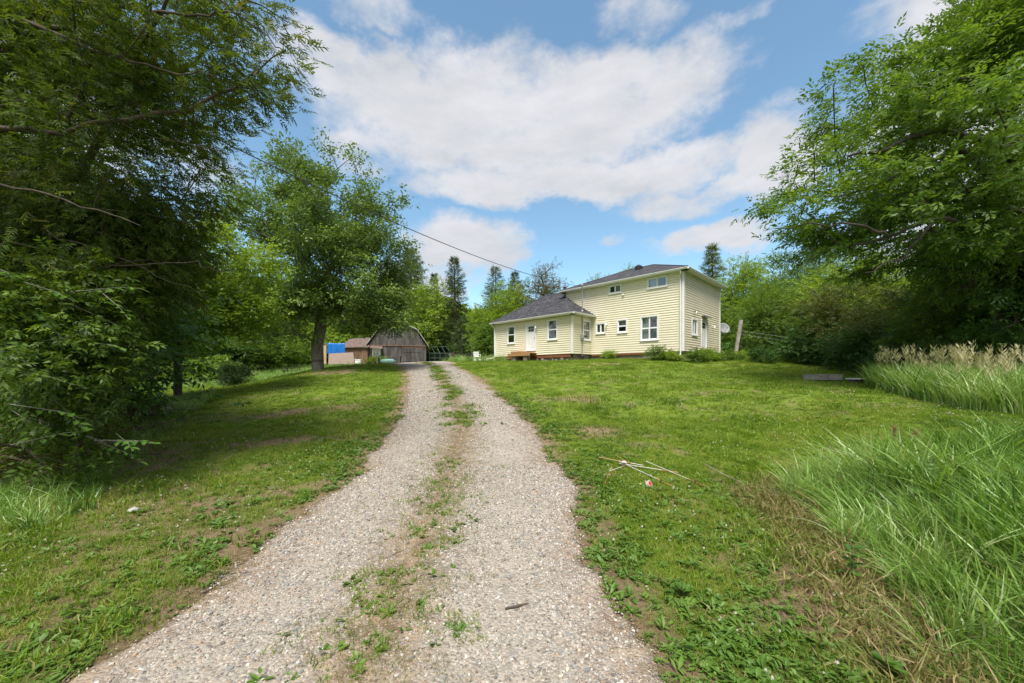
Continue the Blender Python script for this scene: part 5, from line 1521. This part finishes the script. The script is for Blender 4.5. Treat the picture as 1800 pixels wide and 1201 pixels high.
# single leaves on the front twigs
lv = []
t_ = np.linspace(0, 1, 6)
wd = np.array([0, .8, 1, .85, .45, 0]) * .26
Vl = []; Fl = []
for i, (t, w) in enumerate(zip(t_, wd)): Vl += [(t, -w, .05 * w / .26), (t, 0, -.08 * t * t), (t, w, .05 * w / .26)]
for i in range(5):
    for k in (0, 1): Fl.append((3 * i + k, 3 * i + k + 1, 3 * i + k + 4, 3 * i + k + 3))
lm = bpy.data.meshes.new('leaf'); lm.from_pydata(Vl, [], Fl); lm.update(); 
M['elm_single'] = mat_leaf('elm_front_leaf', [(.03, .075, .012), (.05, .12, .018), (.085, .18, .022), (.12, .23, .03)], trans=.32, rough=.55, spec=.25, inst=True)
lm.materials.append(M['elm_single']); lm.attributes.new('tint', 'FLOAT', 'POINT').data.foreach_set('value', np.full(len(Vl), .6, np.float32))
rl = random.Random(77); cnt = 0
twg = MB()
for s_ in range(26):
    y = rl.uniform(4.0, 4.9); u = rl.uniform(-20, 215); v = rl.uniform(470, 790)
    if v > 640: u = min(u, 240)
    a = Vector(((u - 900) / 652 * y, y, 1.6 + (655 - v) / 652 * y)); d = Vector((rl.uniform(.6, 1), rl.uniform(-.5, .1), rl.uniform(-.55, .15))).normalized()
    L_ = rl.uniform(.35, .6); twg.tube([p - Vector((-6.6, 5.6, 0)) for p in (a - d * .3, a + d * L_ * .5 + Vector((0, 0, .03)), a + d * L_)], [.005, .003, .0015], 5)
    for i in range(9):
        p = a + d * L_ * (i + .5) / 9 + Vector((0, 0, .03 * math.sin(i / 9 * 3.1)))
        o = bpy.data.objects.new('leaf', lm); COL.objects.link(o); o.parent = el
        side = 1 if i % 2 else -1
        q = Vector((d.x, d.y, 0)).normalized(); w_ = Vector((-q.y, q.x, 0)) * side
        dirv = (q * .7 + w_ * rl.uniform(.5, .9) + Vector((0, 0, rl.uniform(-.65, -.1)))).normalized()
        if i == 8: dirv = d
        zz = (Vector((0, 0, 1)) + Vector((rl.gauss(0, .3), rl.gauss(0, .3), 0))); yv = zz.cross(dirv).normalized(); zv = dirv.cross(yv)
        sc_l = rl.uniform(.05, .12)
        m4 = Matrix((dirv, yv, zv)).transposed().to_4x4()
        o.matrix_local = Matrix.Translation(p - Vector((-6.6, 5.6, 0))) @ m4 @ Matrix.Scale(sc_l, 4); cnt += 1
twg.build('twig', M['bark_grey'], el)

# brush pile: dead branches (bare), leaf litter
bpile = MB(); rp = random.Random(15)
for i in range(330):
    x = rp.uniform(-12.5, -5.4); y = rp.uniform(4.6, 10.5)
    if not (-5.9 - .76 * (y - 4.8) - 2.8 < x < -5.9 - .76 * (y - 4.8)): continue
    z = g1(x, y) + rp.uniform(0, .75); L_ = rp.uniform(.5, 1.9); a = rp.uniform(0, 6.28); e = rp.gauss(.1, .35)
    p = Vector((x, y, z)); d = Vector((math.cos(a) * math.cos(e), math.sin(a) * math.cos(e), math.sin(e)))
    r = rp.choice([.006, .008, .012, .012, .02, .035])
    q = [p + d * L_ * t + Vector((rp.gauss(0, .03), rp.gauss(0, .03), rp.gauss(0, .03))) * (t > 0) for t in (0, .33, .66, 1)]
    bpile.tube(q, [r, r * .85, r * .65, r * .3], 5)
    for k in range(3):
        t = rp.uniform(.3, .9); b0 = p + d * L_ * t; d2_ = (d + Vector((rp.gauss(0, .6), rp.gauss(0, .6), rp.gauss(.1, .5)))).normalized()
        bpile.tube([b0, b0 + d2_ * L_ * .3], [r * .5, r * .2], 4)
br = empty('brush_pile', (0, 0, 0), 0, 'pile of dead branches and brown leaves under the saplings at the left', 'brush pile')
bpile.build('branches', M['twig'], br)
mb = MB()
for i in range(46):
    y = rp.uniform(5.2, 9.5); x = -5.9 - .76 * (y - 4.8) - rp.uniform(.1, 2.0); z = g1(x, y) + rp.uniform(.1, .6); a = rp.uniform(0, 3.14); L_ = rp.uniform(.3, .8)
    mb.tube([(x, y, z), (x + math.cos(a) * L_ * .5, y + math.sin(a) * L_ * .5, z + rp.gauss(.05, .05)), (x + math.cos(a) * L_, y + math.sin(a) * L_, z + rp.gauss(0, .1))], [.012, .01, .005], 5)
mb.build('pale_sticks', M['palewood'], br)
for (a, b, r) in (((-8.6, 6.6, .75), (-6.5, 5.9, .45), .07), ((-7.6, 6.2, .35), (-7.0, 6.7, .30), .09), ((-10.4, 9.0, .6), (-8.6, 8.2, .4), .05)):
    MB().tube([a, ((a[0] + b[0]) / 2, (a[1] + b[1]) / 2, (a[2] + b[2]) / 2 + .04), b], [r, r * .9, r * .7], 9).build('log', M['palewood'], br, smooth=True)
rg = np.random.default_rng(6); n = 5200
yy = rg.uniform(5.0, 10.5, n); xx = -5.7 - .76 * (yy - 4.8) - rg.random(n) ** 1.2 * 3.0
zz = gz(xx, yy) + rg.random(n) ** 1.6 * .75
V, F, tt = foliage(np.stack([xx, yy, zz], -1), rg.normal(size=(n, 3)) * [1, 1, .2], 'broad', rg, .11, 3, .3, .6)
mesh_obj('dead_leaves', V, F, M['deadleaf'], br, attrs={'tint': tt}, kind='stuff')
n = 5000; yy = rg.uniform(4.6, 10.5, n); xx = -5.4 - .76 * (yy - 4.8) - rg.random(n) * 2.4; zz = gz(xx, yy) + rg.random(n) ** 1.5 * .7
k = fbm(xx * 1.7, yy * 1.7, 3) > .47; xx, yy, zz = xx[k], yy[k], zz[k]; n = len(xx)
V, F, tt = foliage(np.stack([xx, yy, zz], -1), rg.normal(size=(n, 3)) * [1, 1, .2], 'broad', rg, .15, 5, .1, .4)
tag(mesh_obj('brambles', V, F, M['mid'], attrs={'tint': tt}, kind='stuff'), 'green brambles growing through the brush pile')

# small dark shrub on the left lawn
make_tree('round_shrub', (-15.4, 20.6, .72), [(-15.4, 20.6, .6), (-15.4, 20.6, 1.0)], [(-15.4, 20.6, 1.5, .78, .7, .72)],
          'small dark round shrub alone on the left lawn below the maple', 'shrub', M['shrubdark'], M['bark_dark'], n_t=70, per=26, size=.13, kind='broad', spread=.14, base_r=.04, tip=.005, seed=41, step=.2, parts=('stem', 'crown'))


# --- right: the big spreading tree
def right_f(p, jit=0.0):
    u, v = proj(p)
    lim = np.interp(v, [-300, -60, 10, 60, 110, 150, 200, 250, 300, 345, 385, 420, 460, 520], [1800, 1730, 1650, 1580, 1520, 1470, 1455, 1395, 1380, 1350, 1292, 1310, 1330, 1400])
    w = (fbm(p[:, 0] * 1.1 + 7, p[:, 2] * 1.3 + 70, 3) - .5) * 70
    return (u > lim - 12 + w - jit * 180) & (p[:, 1] > 7.0)


tx, ty = 18.6, 13.8; tz = g1(tx, ty)
make_tree('spreading_oak', (tx, ty, tz), [(tx, ty, tz - .3), (tx - .1, ty, 4.2), (tx - .35, ty, 7.0), (tx - .2, ty, 10)],
          [(16.5, 13.2, 11.5, 6.0, 4.4, 3.6), (13.6, 12.6, 8.2, 5.4, 3.8, 2.3), (12.4, 12.6, 6.7, 4.4, 3.2, 1.5), (17, 12.6, 6.2, 4.5, 3.8, 1.8), (18, 13.5, 14.5, 4.6, 4, 3), (19.5, 12.6, 9, 4, 3.6, 4.5)],
          'huge spreading broadleaf tree with dark limbs overhanging the right side of the lawn', 'tree', M['oak'], M['bark_dark'], n_t=480, per=40, size=.31, kind='broad', spread=.42, leaves=8,
          base_r=.48, tip=.012, seed=51, filt=right_f, shell=.55, step=.7, pathw=.22, up=.25, droop=.12, flat=.3, skirt=.45)

# heavy dark limbs that show through the near side of the crown
def uvp(u, v, Y): return Vector(((u - 900) / 652 * Y, Y, 1.6 + (655 - v) / 652 * Y))
for pts, r in (([(1800, 455, 12.6), (1745, 432, 12.0), (1690, 395, 11.4), (1640, 385, 11.0), (1560, 415, 11.3), (1490, 435, 11.8)], .13), ([(1795, 300, 12.8), (1765, 262, 12.0), (1700, 238, 11.4), (1640, 228, 11.2), (1560, 262, 11.3), (1490, 275, 11.6)], .14),
               ([(1800, 340, 12.8), (1730, 300, 12.0), (1690, 262, 11.5), (1672, 210, 11.3), (1655, 170, 11.6)], .15), ([(1770, 262, 12.2), (1790, 190, 12.0), (1730, 168, 11.6), (1700, 140, 11.6), (1650, 130, 11.9)], .09),
               ([(1560, 415, 10.8), (1520, 400, 10.9), (1440, 395, 11.4), (1370, 402, 12.0)], .05), ([(1690, 395, 11.4), (1620, 355, 11.3), (1540, 335, 11.6), (1450, 345, 12.0)], .07), ([(1640, 385, 11.0), (1590, 455, 10.7), (1520, 480, 10.8)], .05)):
    P5 = [uvp(*p) - Vector((tx, ty, tz)) for p in pts]; q = []; rj = random.Random(int(r * 1000))
    for a, b in zip(P5, P5[1:]):
        for i in range(4): q.append(a.lerp(b, i / 4) + Vector((rj.gauss(0, .035), rj.gauss(0, .035), rj.gauss(0, .04))))
    q.append(P5[-1])
    MB().tube(q, [r * (1 - .75 * i / (len(q) - 1)) for i in range(len(q))], 8).build('limb', M['bark_dark'], bpy.data.objects['spreading_oak'], smooth=True)

# --- hedge of shrubs and small trees along the right
hed = [  # x, y, half width, height, leaf material, label
    (19.6, 28.5, 2.6, 5.6, 'mid', 'broad green shrub just right of the leaning post, furthest along the hedge', .22),
    (18.9, 23.6, 1.9, 2.7, 'dark', 'low dark shrub in the hedge foot right of the clothes line post', .2),
    (20.4, 23.2, 2.8, 5.4, 'brownbush', 'brownish green bush in the middle of the right hedge', .2),
    (18.2, 19.6, 1.5, 2.2, 'dark', 'dark low bush at the lawn edge behind the wooden box', .2),
    (20.2, 18.6, 2.6, 4.9, 'brownbush', 'olive brown bush behind the wooden box in the lawn', .2),
    (17.4, 16.6, 1.3, 2.1, 'dark', 'dark low bush at the lawn edge nearest the reeds', .18),
    (18.8, 15.6, 2.4, 4.6, 'mid', 'tall green shrub above the left end of the reeds', .22),
    (18.6, 12.4, 2.6, 4.6, 'dark', 'dark green shrub behind the middle of the reeds', .22),
    (20.5, 10.2, 3.2, 5.2, 'mid', 'mid green shrub at the right edge behind the reeds', .24),
    (16.4, 12.9, 1.5, 2.3, 'dark', 'low dark shrub directly behind the reed seed heads', .18),
    (24.0, 26.0, 3.6, 7.6, 'light', 'light green small tree rising behind the brownish hedge bushes', .28),
    (25.0, 18.5, 4.0, 8.5, 'mid', 'tall mid green tree behind the hedge under the spreading oak', .28),
    (26.0, 13.0, 4.5, 8.5, 'dark', 'tall dark tree behind the hedge at the right edge', .3),
    (22.6, 32.5, 3.0, 7.2, 'mid', 'bushy tree behind the leaning post', .28)]
for i, (x, y, w, h, lm_, lb, sz) in enumerate(hed):
    z = g1(x, y)
    el_ = [(x, y, z + h * .5, w, w * .85, h * .5), (x - w * .3, y - w * .3, z + h * .3, w * .8, w * .7, h * .32), (x + w * .2, y, z + h * .72, w * .7, w * .6, h * .3)]
    make_tree('hedge_shrub' if h < 7 else 'hedge_tree', (x, y, z), [(x, y, z - .2), (x, y, z + h * .25), (x + .1, y, z + h * .5)], el_, lb, 'shrub' if h < 7 else 'tree', M[lm_], M['bark_dark'],
              n_t=int(60 + 22 * w * h / 4), per=34 if h < 7 else 30, size=sz * 1.1, kind='broad', spread=sz * 1.7, leaves=7, base_r=.09 + .012 * h, tip=.01, seed=100 + i, step=.5, sides=5, shell=.5, flat=.4,
              parts=('stem', 'crown') if h < 7 else ('trunk', 'crown'), skirt=.7)

# --- trees behind house and barn
def deciduous(u, Y, vtop, w_px, label, lm_, seed, vbot=None, size=.36, per=34, bark='bark_dark', name='broadleaf_tree', thin=1.0, group=None):
    x = (u - 900) / 652 * Y; z0 = g1(x, Y); top = 1.6 + (655 - vtop) / 652 * Y; w = w_px / 652 * Y / 2; h = top - z0
    zl = z0 + .12 * h if vbot is None else 1.6 + (655 - vbot) / 652 * Y
    cz = (top + zl) / 2; rz_ = (top - zl) / 2
    el_ = [(x, Y, cz, w, w * .9, rz_), (x - w * .35, Y - .5, cz - rz_ * .35, w * .75, w * .7, rz_ * .6), (x + w * .35, Y - .5, cz - rz_ * .1, w * .65, w * .7, rz_ * .55), (x + w * .1, Y, cz + rz_ * .45, w * .55, w * .6, rz_ * .5)]
    return make_tree(name, (x, Y, z0), [(x, Y, z0 - .2), (x + .1, Y, z0 + h * .3), (x, Y, z0 + h * .5)], el_, label, 'tree', M[lm_], M[bark], n_t=int(110 * thin), per=per, size=size, kind='maple' if 'maple' in name else 'broad',
                     spread=size * 1.7, leaves=7, base_r=.1 + .018 * h, tip=.018, seed=seed, step=.9, sides=5, group=group, skirt=.6)


deciduous(738, 54, 487, 92, 'bright green tree behind the barn, left of the tall spruce', 'light', 201, vbot=625, size=.5)
deciduous(884, 44, 503, 92, 'round bright green tree just left of the low house wing', 'light', 202, vbot=632, size=.42, per=44)
deciduous(858, 40, 568, 40, 'small green bush tree against the left end of the house wing', 'mid', 203, vbot=632, size=.3)
deciduous(955, 46, 458, 84, 'thin airy tree with brown tipped leaves above the wing roof', 'brownleaf', 204, vbot=575, size=.30, per=24, thin=1.1)
deciduous(905, 50, 498, 60, 'olive green tree behind the round bright tree', 'brownbush', 205, size=.4, per=26)
deciduous(1050, 52, 474, 26, 'small treetop showing above the left of the main roof', 'light', 206, size=.4, per=18, thin=.5)
deciduous(1104, 52, 467, 16, 'tiny treetop showing just above the main roof beside the vent', 'light', 208, size=.36, per=18, thin=.4)
deciduous(1128, 54, 466, 14, 'small leafy top peeping over the middle of the main roof', 'mid', 209, size=.36, per=18, thin=.4)
deciduous(1302, 40, 457, 86, 'light green tree right behind the house corner', 'light', 207, vbot=600, size=.4, per=42)
deciduous(1345, 33, 515, 60, 'pale green bushy crown above the leaning post', 'light', 210, vbot=610, size=.34, per=36)
deciduous(1385, 44, 440, 120, 'dull green tree behind the tip of the spreading oak', 'mid', 211, vbot=600, size=.42, per=36)
deciduous(1490, 42, 430, 150, 'tall green tree far behind the right hedge, under the oak limbs', 'mid', 212, vbot=620, size=.45, per=36)
deciduous(1620, 40, 420, 160, 'tall tree far behind the hedge in the middle of the oak shade', 'dark', 213, size=.45, per=36)
deciduous(1740, 36, 400, 170, 'tall tree far behind the right edge of the hedge', 'mid', 214, size=.45, per=36)
# wood closing the left background
k = 0
for (u, Y, vt, w) in ((-160, 40, 420, 220), (-20, 44, 450, 200), (110, 46, 440, 190), (215, 50, 455, 170), (330, 52, 470, 150), (420, 56, 460, 150), (500, 58, 480, 140), (585, 60, 490, 130), (655, 60, 480, 110), (380, 44, 560, 130), (470, 47, 580, 110), (285, 40, 570, 130), (560, 56, 575, 120), (640, 60, 560, 90), (160, 34, 560, 150)):
    deciduous(u, Y, vt, w, 'leafy tree in the wood that closes the background behind the big maple', ['mid', 'dark', 'light', 'mid', 'dark'][k % 5], 230 + k, size=.5, per=30, group='trees of the wood behind the maple', name='woodland_tree'); k += 1
for (u, Y, vt, w) in ((1900, 34, 380, 260), (2100, 30, 360, 260), (1560, 60, 470, 200), (1430, 62, 500, 160), (1010, 62, 560, 130), (830, 62, 560, 90), (790, 60, 570, 80)):
    deciduous(u, Y, vt, w, 'leafy tree in the far wood behind the house and hedge', ['dark', 'mid'][k % 2], 260 + k, size=.5, per=28, group='trees of the far wood behind the house', name='woodland_tree'); k += 1


def conifer(u, Y, vtop, w_px, label, seed, mat='needle', sparse=1.0, bare_to=.15, name='spruce_tree', size=.42, up=-.15, group=None):
    x = (u - 900) / 652 * Y; z0 = g1(x, Y); h = 1.6 + (655 - vtop) / 652 * Y - z0; w = w_px / 652 * Y / 2 * 1.25
    rg = np.random.default_rng(seed); root = empty(name, (x, Y, z0), 0, label, 'tree', group)
    mb = MB(); mb.tube([(0, 0, -.2), (.05, 0, h * .5), (0, 0, h)], [.12 + .016 * h, .07 + .008 * h, .02], 8)
    pos = []; out = []; zc = h * bare_to
    while zc < h * .99:
        t = (zc / h - bare_to) / (1 - bare_to); nb = rg.integers(4, 7); a0 = rg.uniform(0, 6.28); wt = w * (1 - t) ** .75 * (1 if t > .12 else .75 + 2 * t) + .12
        for b_ in range(nb):
            a = a0 + b_ * 6.283 / nb + rg.normal(0, .2); L = wt * rg.uniform(.6, 1.12); d = np.array([math.cos(a), math.sin(a), 0])
            p0 = np.array([0, 0, zc]); n = max(3, int(L / .22)); ln = []
            for i in range(n + 1):
                s = i / n; p = p0 + d * L * s + np.array([0, 0, up * L * s + .22 * L * s * s * (1 if up < 0 else .3) + rg.normal(0, .02)]); ln.append(p)
                if s > .12:
                    for q in range(int(rg.integers(3, 7) * sparse + .5)):
                        sd = rg.normal(0, .2 * L * (1.1 - s * .6) * .5 + .05); pos.append(p + np.array([-d[1], d[0], 0]) * sd + [0, 0, rg.normal(0, .06)]); out.append(d + np.array([-d[1], d[0], 0]) * sd * 1.2)
            mb.tube([tuple(v) for v in ln[::max(1, n // 3)]], [.028, .022, .016, .01, .006][:len(ln[::max(1, n // 3)])] if len(ln[::max(1, n // 3)]) <= 5 else .015, 4, cap=False)
        zc += rg.uniform(.38, .62) * (1.15 - .5 * t) * (1.4 if name == 'pine_tree' else 1)
    mb.build('trunk', M['bark_grey'], root)
    pos = np.array(pos); out = np.array(out)
    V, F, tt = foliage(pos, out, 'needle', rg, size, 6, .05, .4)
    mesh_obj('crown', V, F, M[mat], root, attrs={'tint': tt})
    return root


conifer(799, 55, 450, 66, 'tall pointed spruce with a pale trunk between barn and house', 301, 'needle', 1.2, .12)
conifer(763, 60, 482, 40, 'slim spruce just left of the tall pointed spruce', 302)
conifer(722, 62, 436, 96, 'broad grey green pine rising behind the barn', 303, 'needle_y', 1.3, .2, 'pine_tree', .55, .15)
conifer(692, 62, 470, 70, 'shorter grey green pine half hidden by the big maple', 304, 'needle_y', 1.3, .2, 'pine_tree', .55, .15)
conifer(871, 56, 468, 74, 'spruce with wide tiers rising behind the round bright tree', 305)
conifer(905, 58, 478, 50, 'smaller spruce right of the wide tiered one, above the wing', 306)
conifer(1252, 48, 431, 64, 'dark pine showing above the right roof corner', 307, 'needle_y', 1.3, .2, 'pine_tree', .5, .1)
conifer(812, 50, 560, 46, 'short dark spruce near the metal pen', 308)
conifer(1440, 52, 400, 110, 'far dark pine behind the tip of the oak', 309, 'needle', 1.2, .2, 'pine_tree', .5, .1)

# --- planting by the house
def perennial(a, b_, w, h, lm_, lb, seed, size=.16, flower=None, name='garden_plant', cat='plant'):
    x, y, _ = hw(a, b_); z = g1(x, y)
    r_ = make_tree(name, (x, y, z), [(x, y, z - .05), (x, y, z + h * .2)], [(x, y, z + h * .45, w, w * .8, h * .5)], lb, cat, M[lm_], M['twig'], n_t=45, per=14, size=size, spread=size * .7, base_r=.02, tip=.006, seed=seed, step=.25, parts=('stem', 'leaves'), up=.5)
    if flower:
        for i in range(flower):
            mb = MB(); xx_, yy_ = random.uniform(-w, w) * .6, random.uniform(-w, w) * .5; hh = h * random.uniform(.9, 1.15)
            for q in range(7):
                an = q * .9; mb.poly([(xx_, yy_, hh), (xx_ + .07 * math.cos(an - .4), yy_ + .07 * math.sin(an - .4), hh + .05), (xx_ + .1 * math.cos(an), yy_ + .1 * math.sin(an), hh + .03), (xx_ + .07 * math.cos(an + .4), yy_ + .07 * math.sin(an + .4), hh + .05)])
            mb.build('flower', M['pink'], r_)
    return r_


M['pink'] = mat_simple('pink_petals', [(.3, (.5, .12, .14)), (.7, (.65, .28, .28))], 20, rough=.7)
perennial(1.3, 1.0, .62, .95, 'mid', 'dense green plant left of the downspout at the house corner', 401)
perennial(.4, .8, .5, .6, 'light', 'low yellow green plant at the foot of the downspout', 402)
perennial(-.9, .35, .6, .85, 'mid', 'leafy peony with pink flowers by the side wall corner', 403, flower=3)
perennial(-1.0, -.9, .6, .75, 'light', 'green perennial in the side bed under the window', 404)
perennial(-1.1, -2.2, .65, .8, 'mid', 'tall leafy perennial with one pink flower in front of the side door', 405, flower=1)
perennial(-1.4, -3.6, .7, .65, 'mid', 'low perennial clump right of the side door', 406)
perennial(-1.8, -5.0, .7, .6, 'light', 'grassy perennial at the far end of the side bed', 407)
perennial(-3.3, -3.6, .95, 1.0, 'dark', 'round dark green bush at the right end of the house bed below the leaning post', 408, size=.17, name='round_shrub', cat='shrub')
perennial(4.9, .7, .38, .62, 'light', 'small yellow green plant alone against the middle of the front wall', 409)
x, y = -17.0, 46.6
make_tree('nettle_patch', (x, y, 2.7), [(x, y, 2.6), (x, y, 3.0)], [(x, y, 3.2, 1.3, .4, .55)], 'leafy green weeds growing against the barn left of its white door', 'plant', M['light'], M['twig'], n_t=60, per=14, size=.24, spread=.2, base_r=.02, seed=420, step=.3, parts=('stem', 'leaves'))
for i, (x, y, h) in enumerate(((7.95, 4.95, 1.2), (5.45, 5.4, 1.08))):
    pass
# two seed-headed stalks standing out of the tall grass
for i, (u, v, Y, lb) in enumerate(((1572, 752, 5.2, 'taller tan grass seed head standing out of the tall grass, the left of two'), (1611, 758, 5.2, 'tan grass seed head right of the taller one in the tall grass'))):
    x = (u - 900) / 652 * Y; zt = 1.6 + (655 - v) / 652 * Y; z0 = g1(x, Y); r0 = empty('seed_head_stalk', (x, Y, z0), 0, lb, 'grass stalk'); hgt = zt - z0
    MB().tube([(.03, 0, 0), (.015, 0, hgt * .5), (0, 0, hgt)], [.004, .003, .002], 5).build('stalk', M['palewood'], r0)
    rr = np.random.default_rng(i); n = 220; t = rr.random(n); pos = np.stack([rr.normal(0, .018, n) * (1.2 - t), rr.normal(0, .018, n) * (1.2 - t), hgt - .36 * (1 - t)], -1)
    V, F, tt = foliage(pos, np.stack([rr.normal(size=n), rr.normal(size=n), np.ones(n) * 1.2], -1), 'needle', rr, .055, 4, 0, .5)
    mesh_obj('seed_head', V, F, M['seedreal'] if 'seedreal' in M else M.setdefault('seedreal', mat_leaf('tan_seed', [(.15, .13, .08), (.2, .18, .12), (.13, .11, .06)], trans=.2)), r0, attrs={'tint': tt})
# leafy weeds at the lip of the tall grass
for i, (x, y, h, lb) in enumerate(((2.52, 2.75, .30, 'upright broad leaved weed at the edge of the tall grass'), (1.98, 1.95, .16, 'low broad leaved weed in the lower right corner of the lawn'), (1.2, 2.6, .14, 'dark green dandelion-like weed beside the right wheel track'))):
    z = g1(x, y); r0 = empty('broad_leaf_weed', (x, y, z), i * 1.3, lb, 'weed')
    MB().tube([(0, 0, 0), (.01, .01, h)], [.004, .003], 5).build('stem', M['twig'], r0)
    rw = random.Random(i + 3)
    for k_ in range(14 if i == 0 else 11):
        hh = h * (.25 + .75 * k_ / 14) if i == 0 else .02 + h * .3 * rw.random(); a = k_ * 2.4 + rw.uniform(-.3, .3); L_ = rw.uniform(.06, .10)
        dv = Vector((math.cos(a), math.sin(a), rw.uniform(-.1, .5) if i == 0 else rw.uniform(.2, .9))).normalized(); yv = Vector((0, 0, 1)).cross(dv).normalized(); zv = dv.cross(yv)
        o = bpy.data.objects.new('leaf', lm); COL.objects.link(o); o.parent = r0
        o.matrix_local = Matrix.Translation((0, 0, hh)) @ Matrix((dv, yv, zv)).transposed().to_4x4() @ Matrix.Scale(L_, 4)
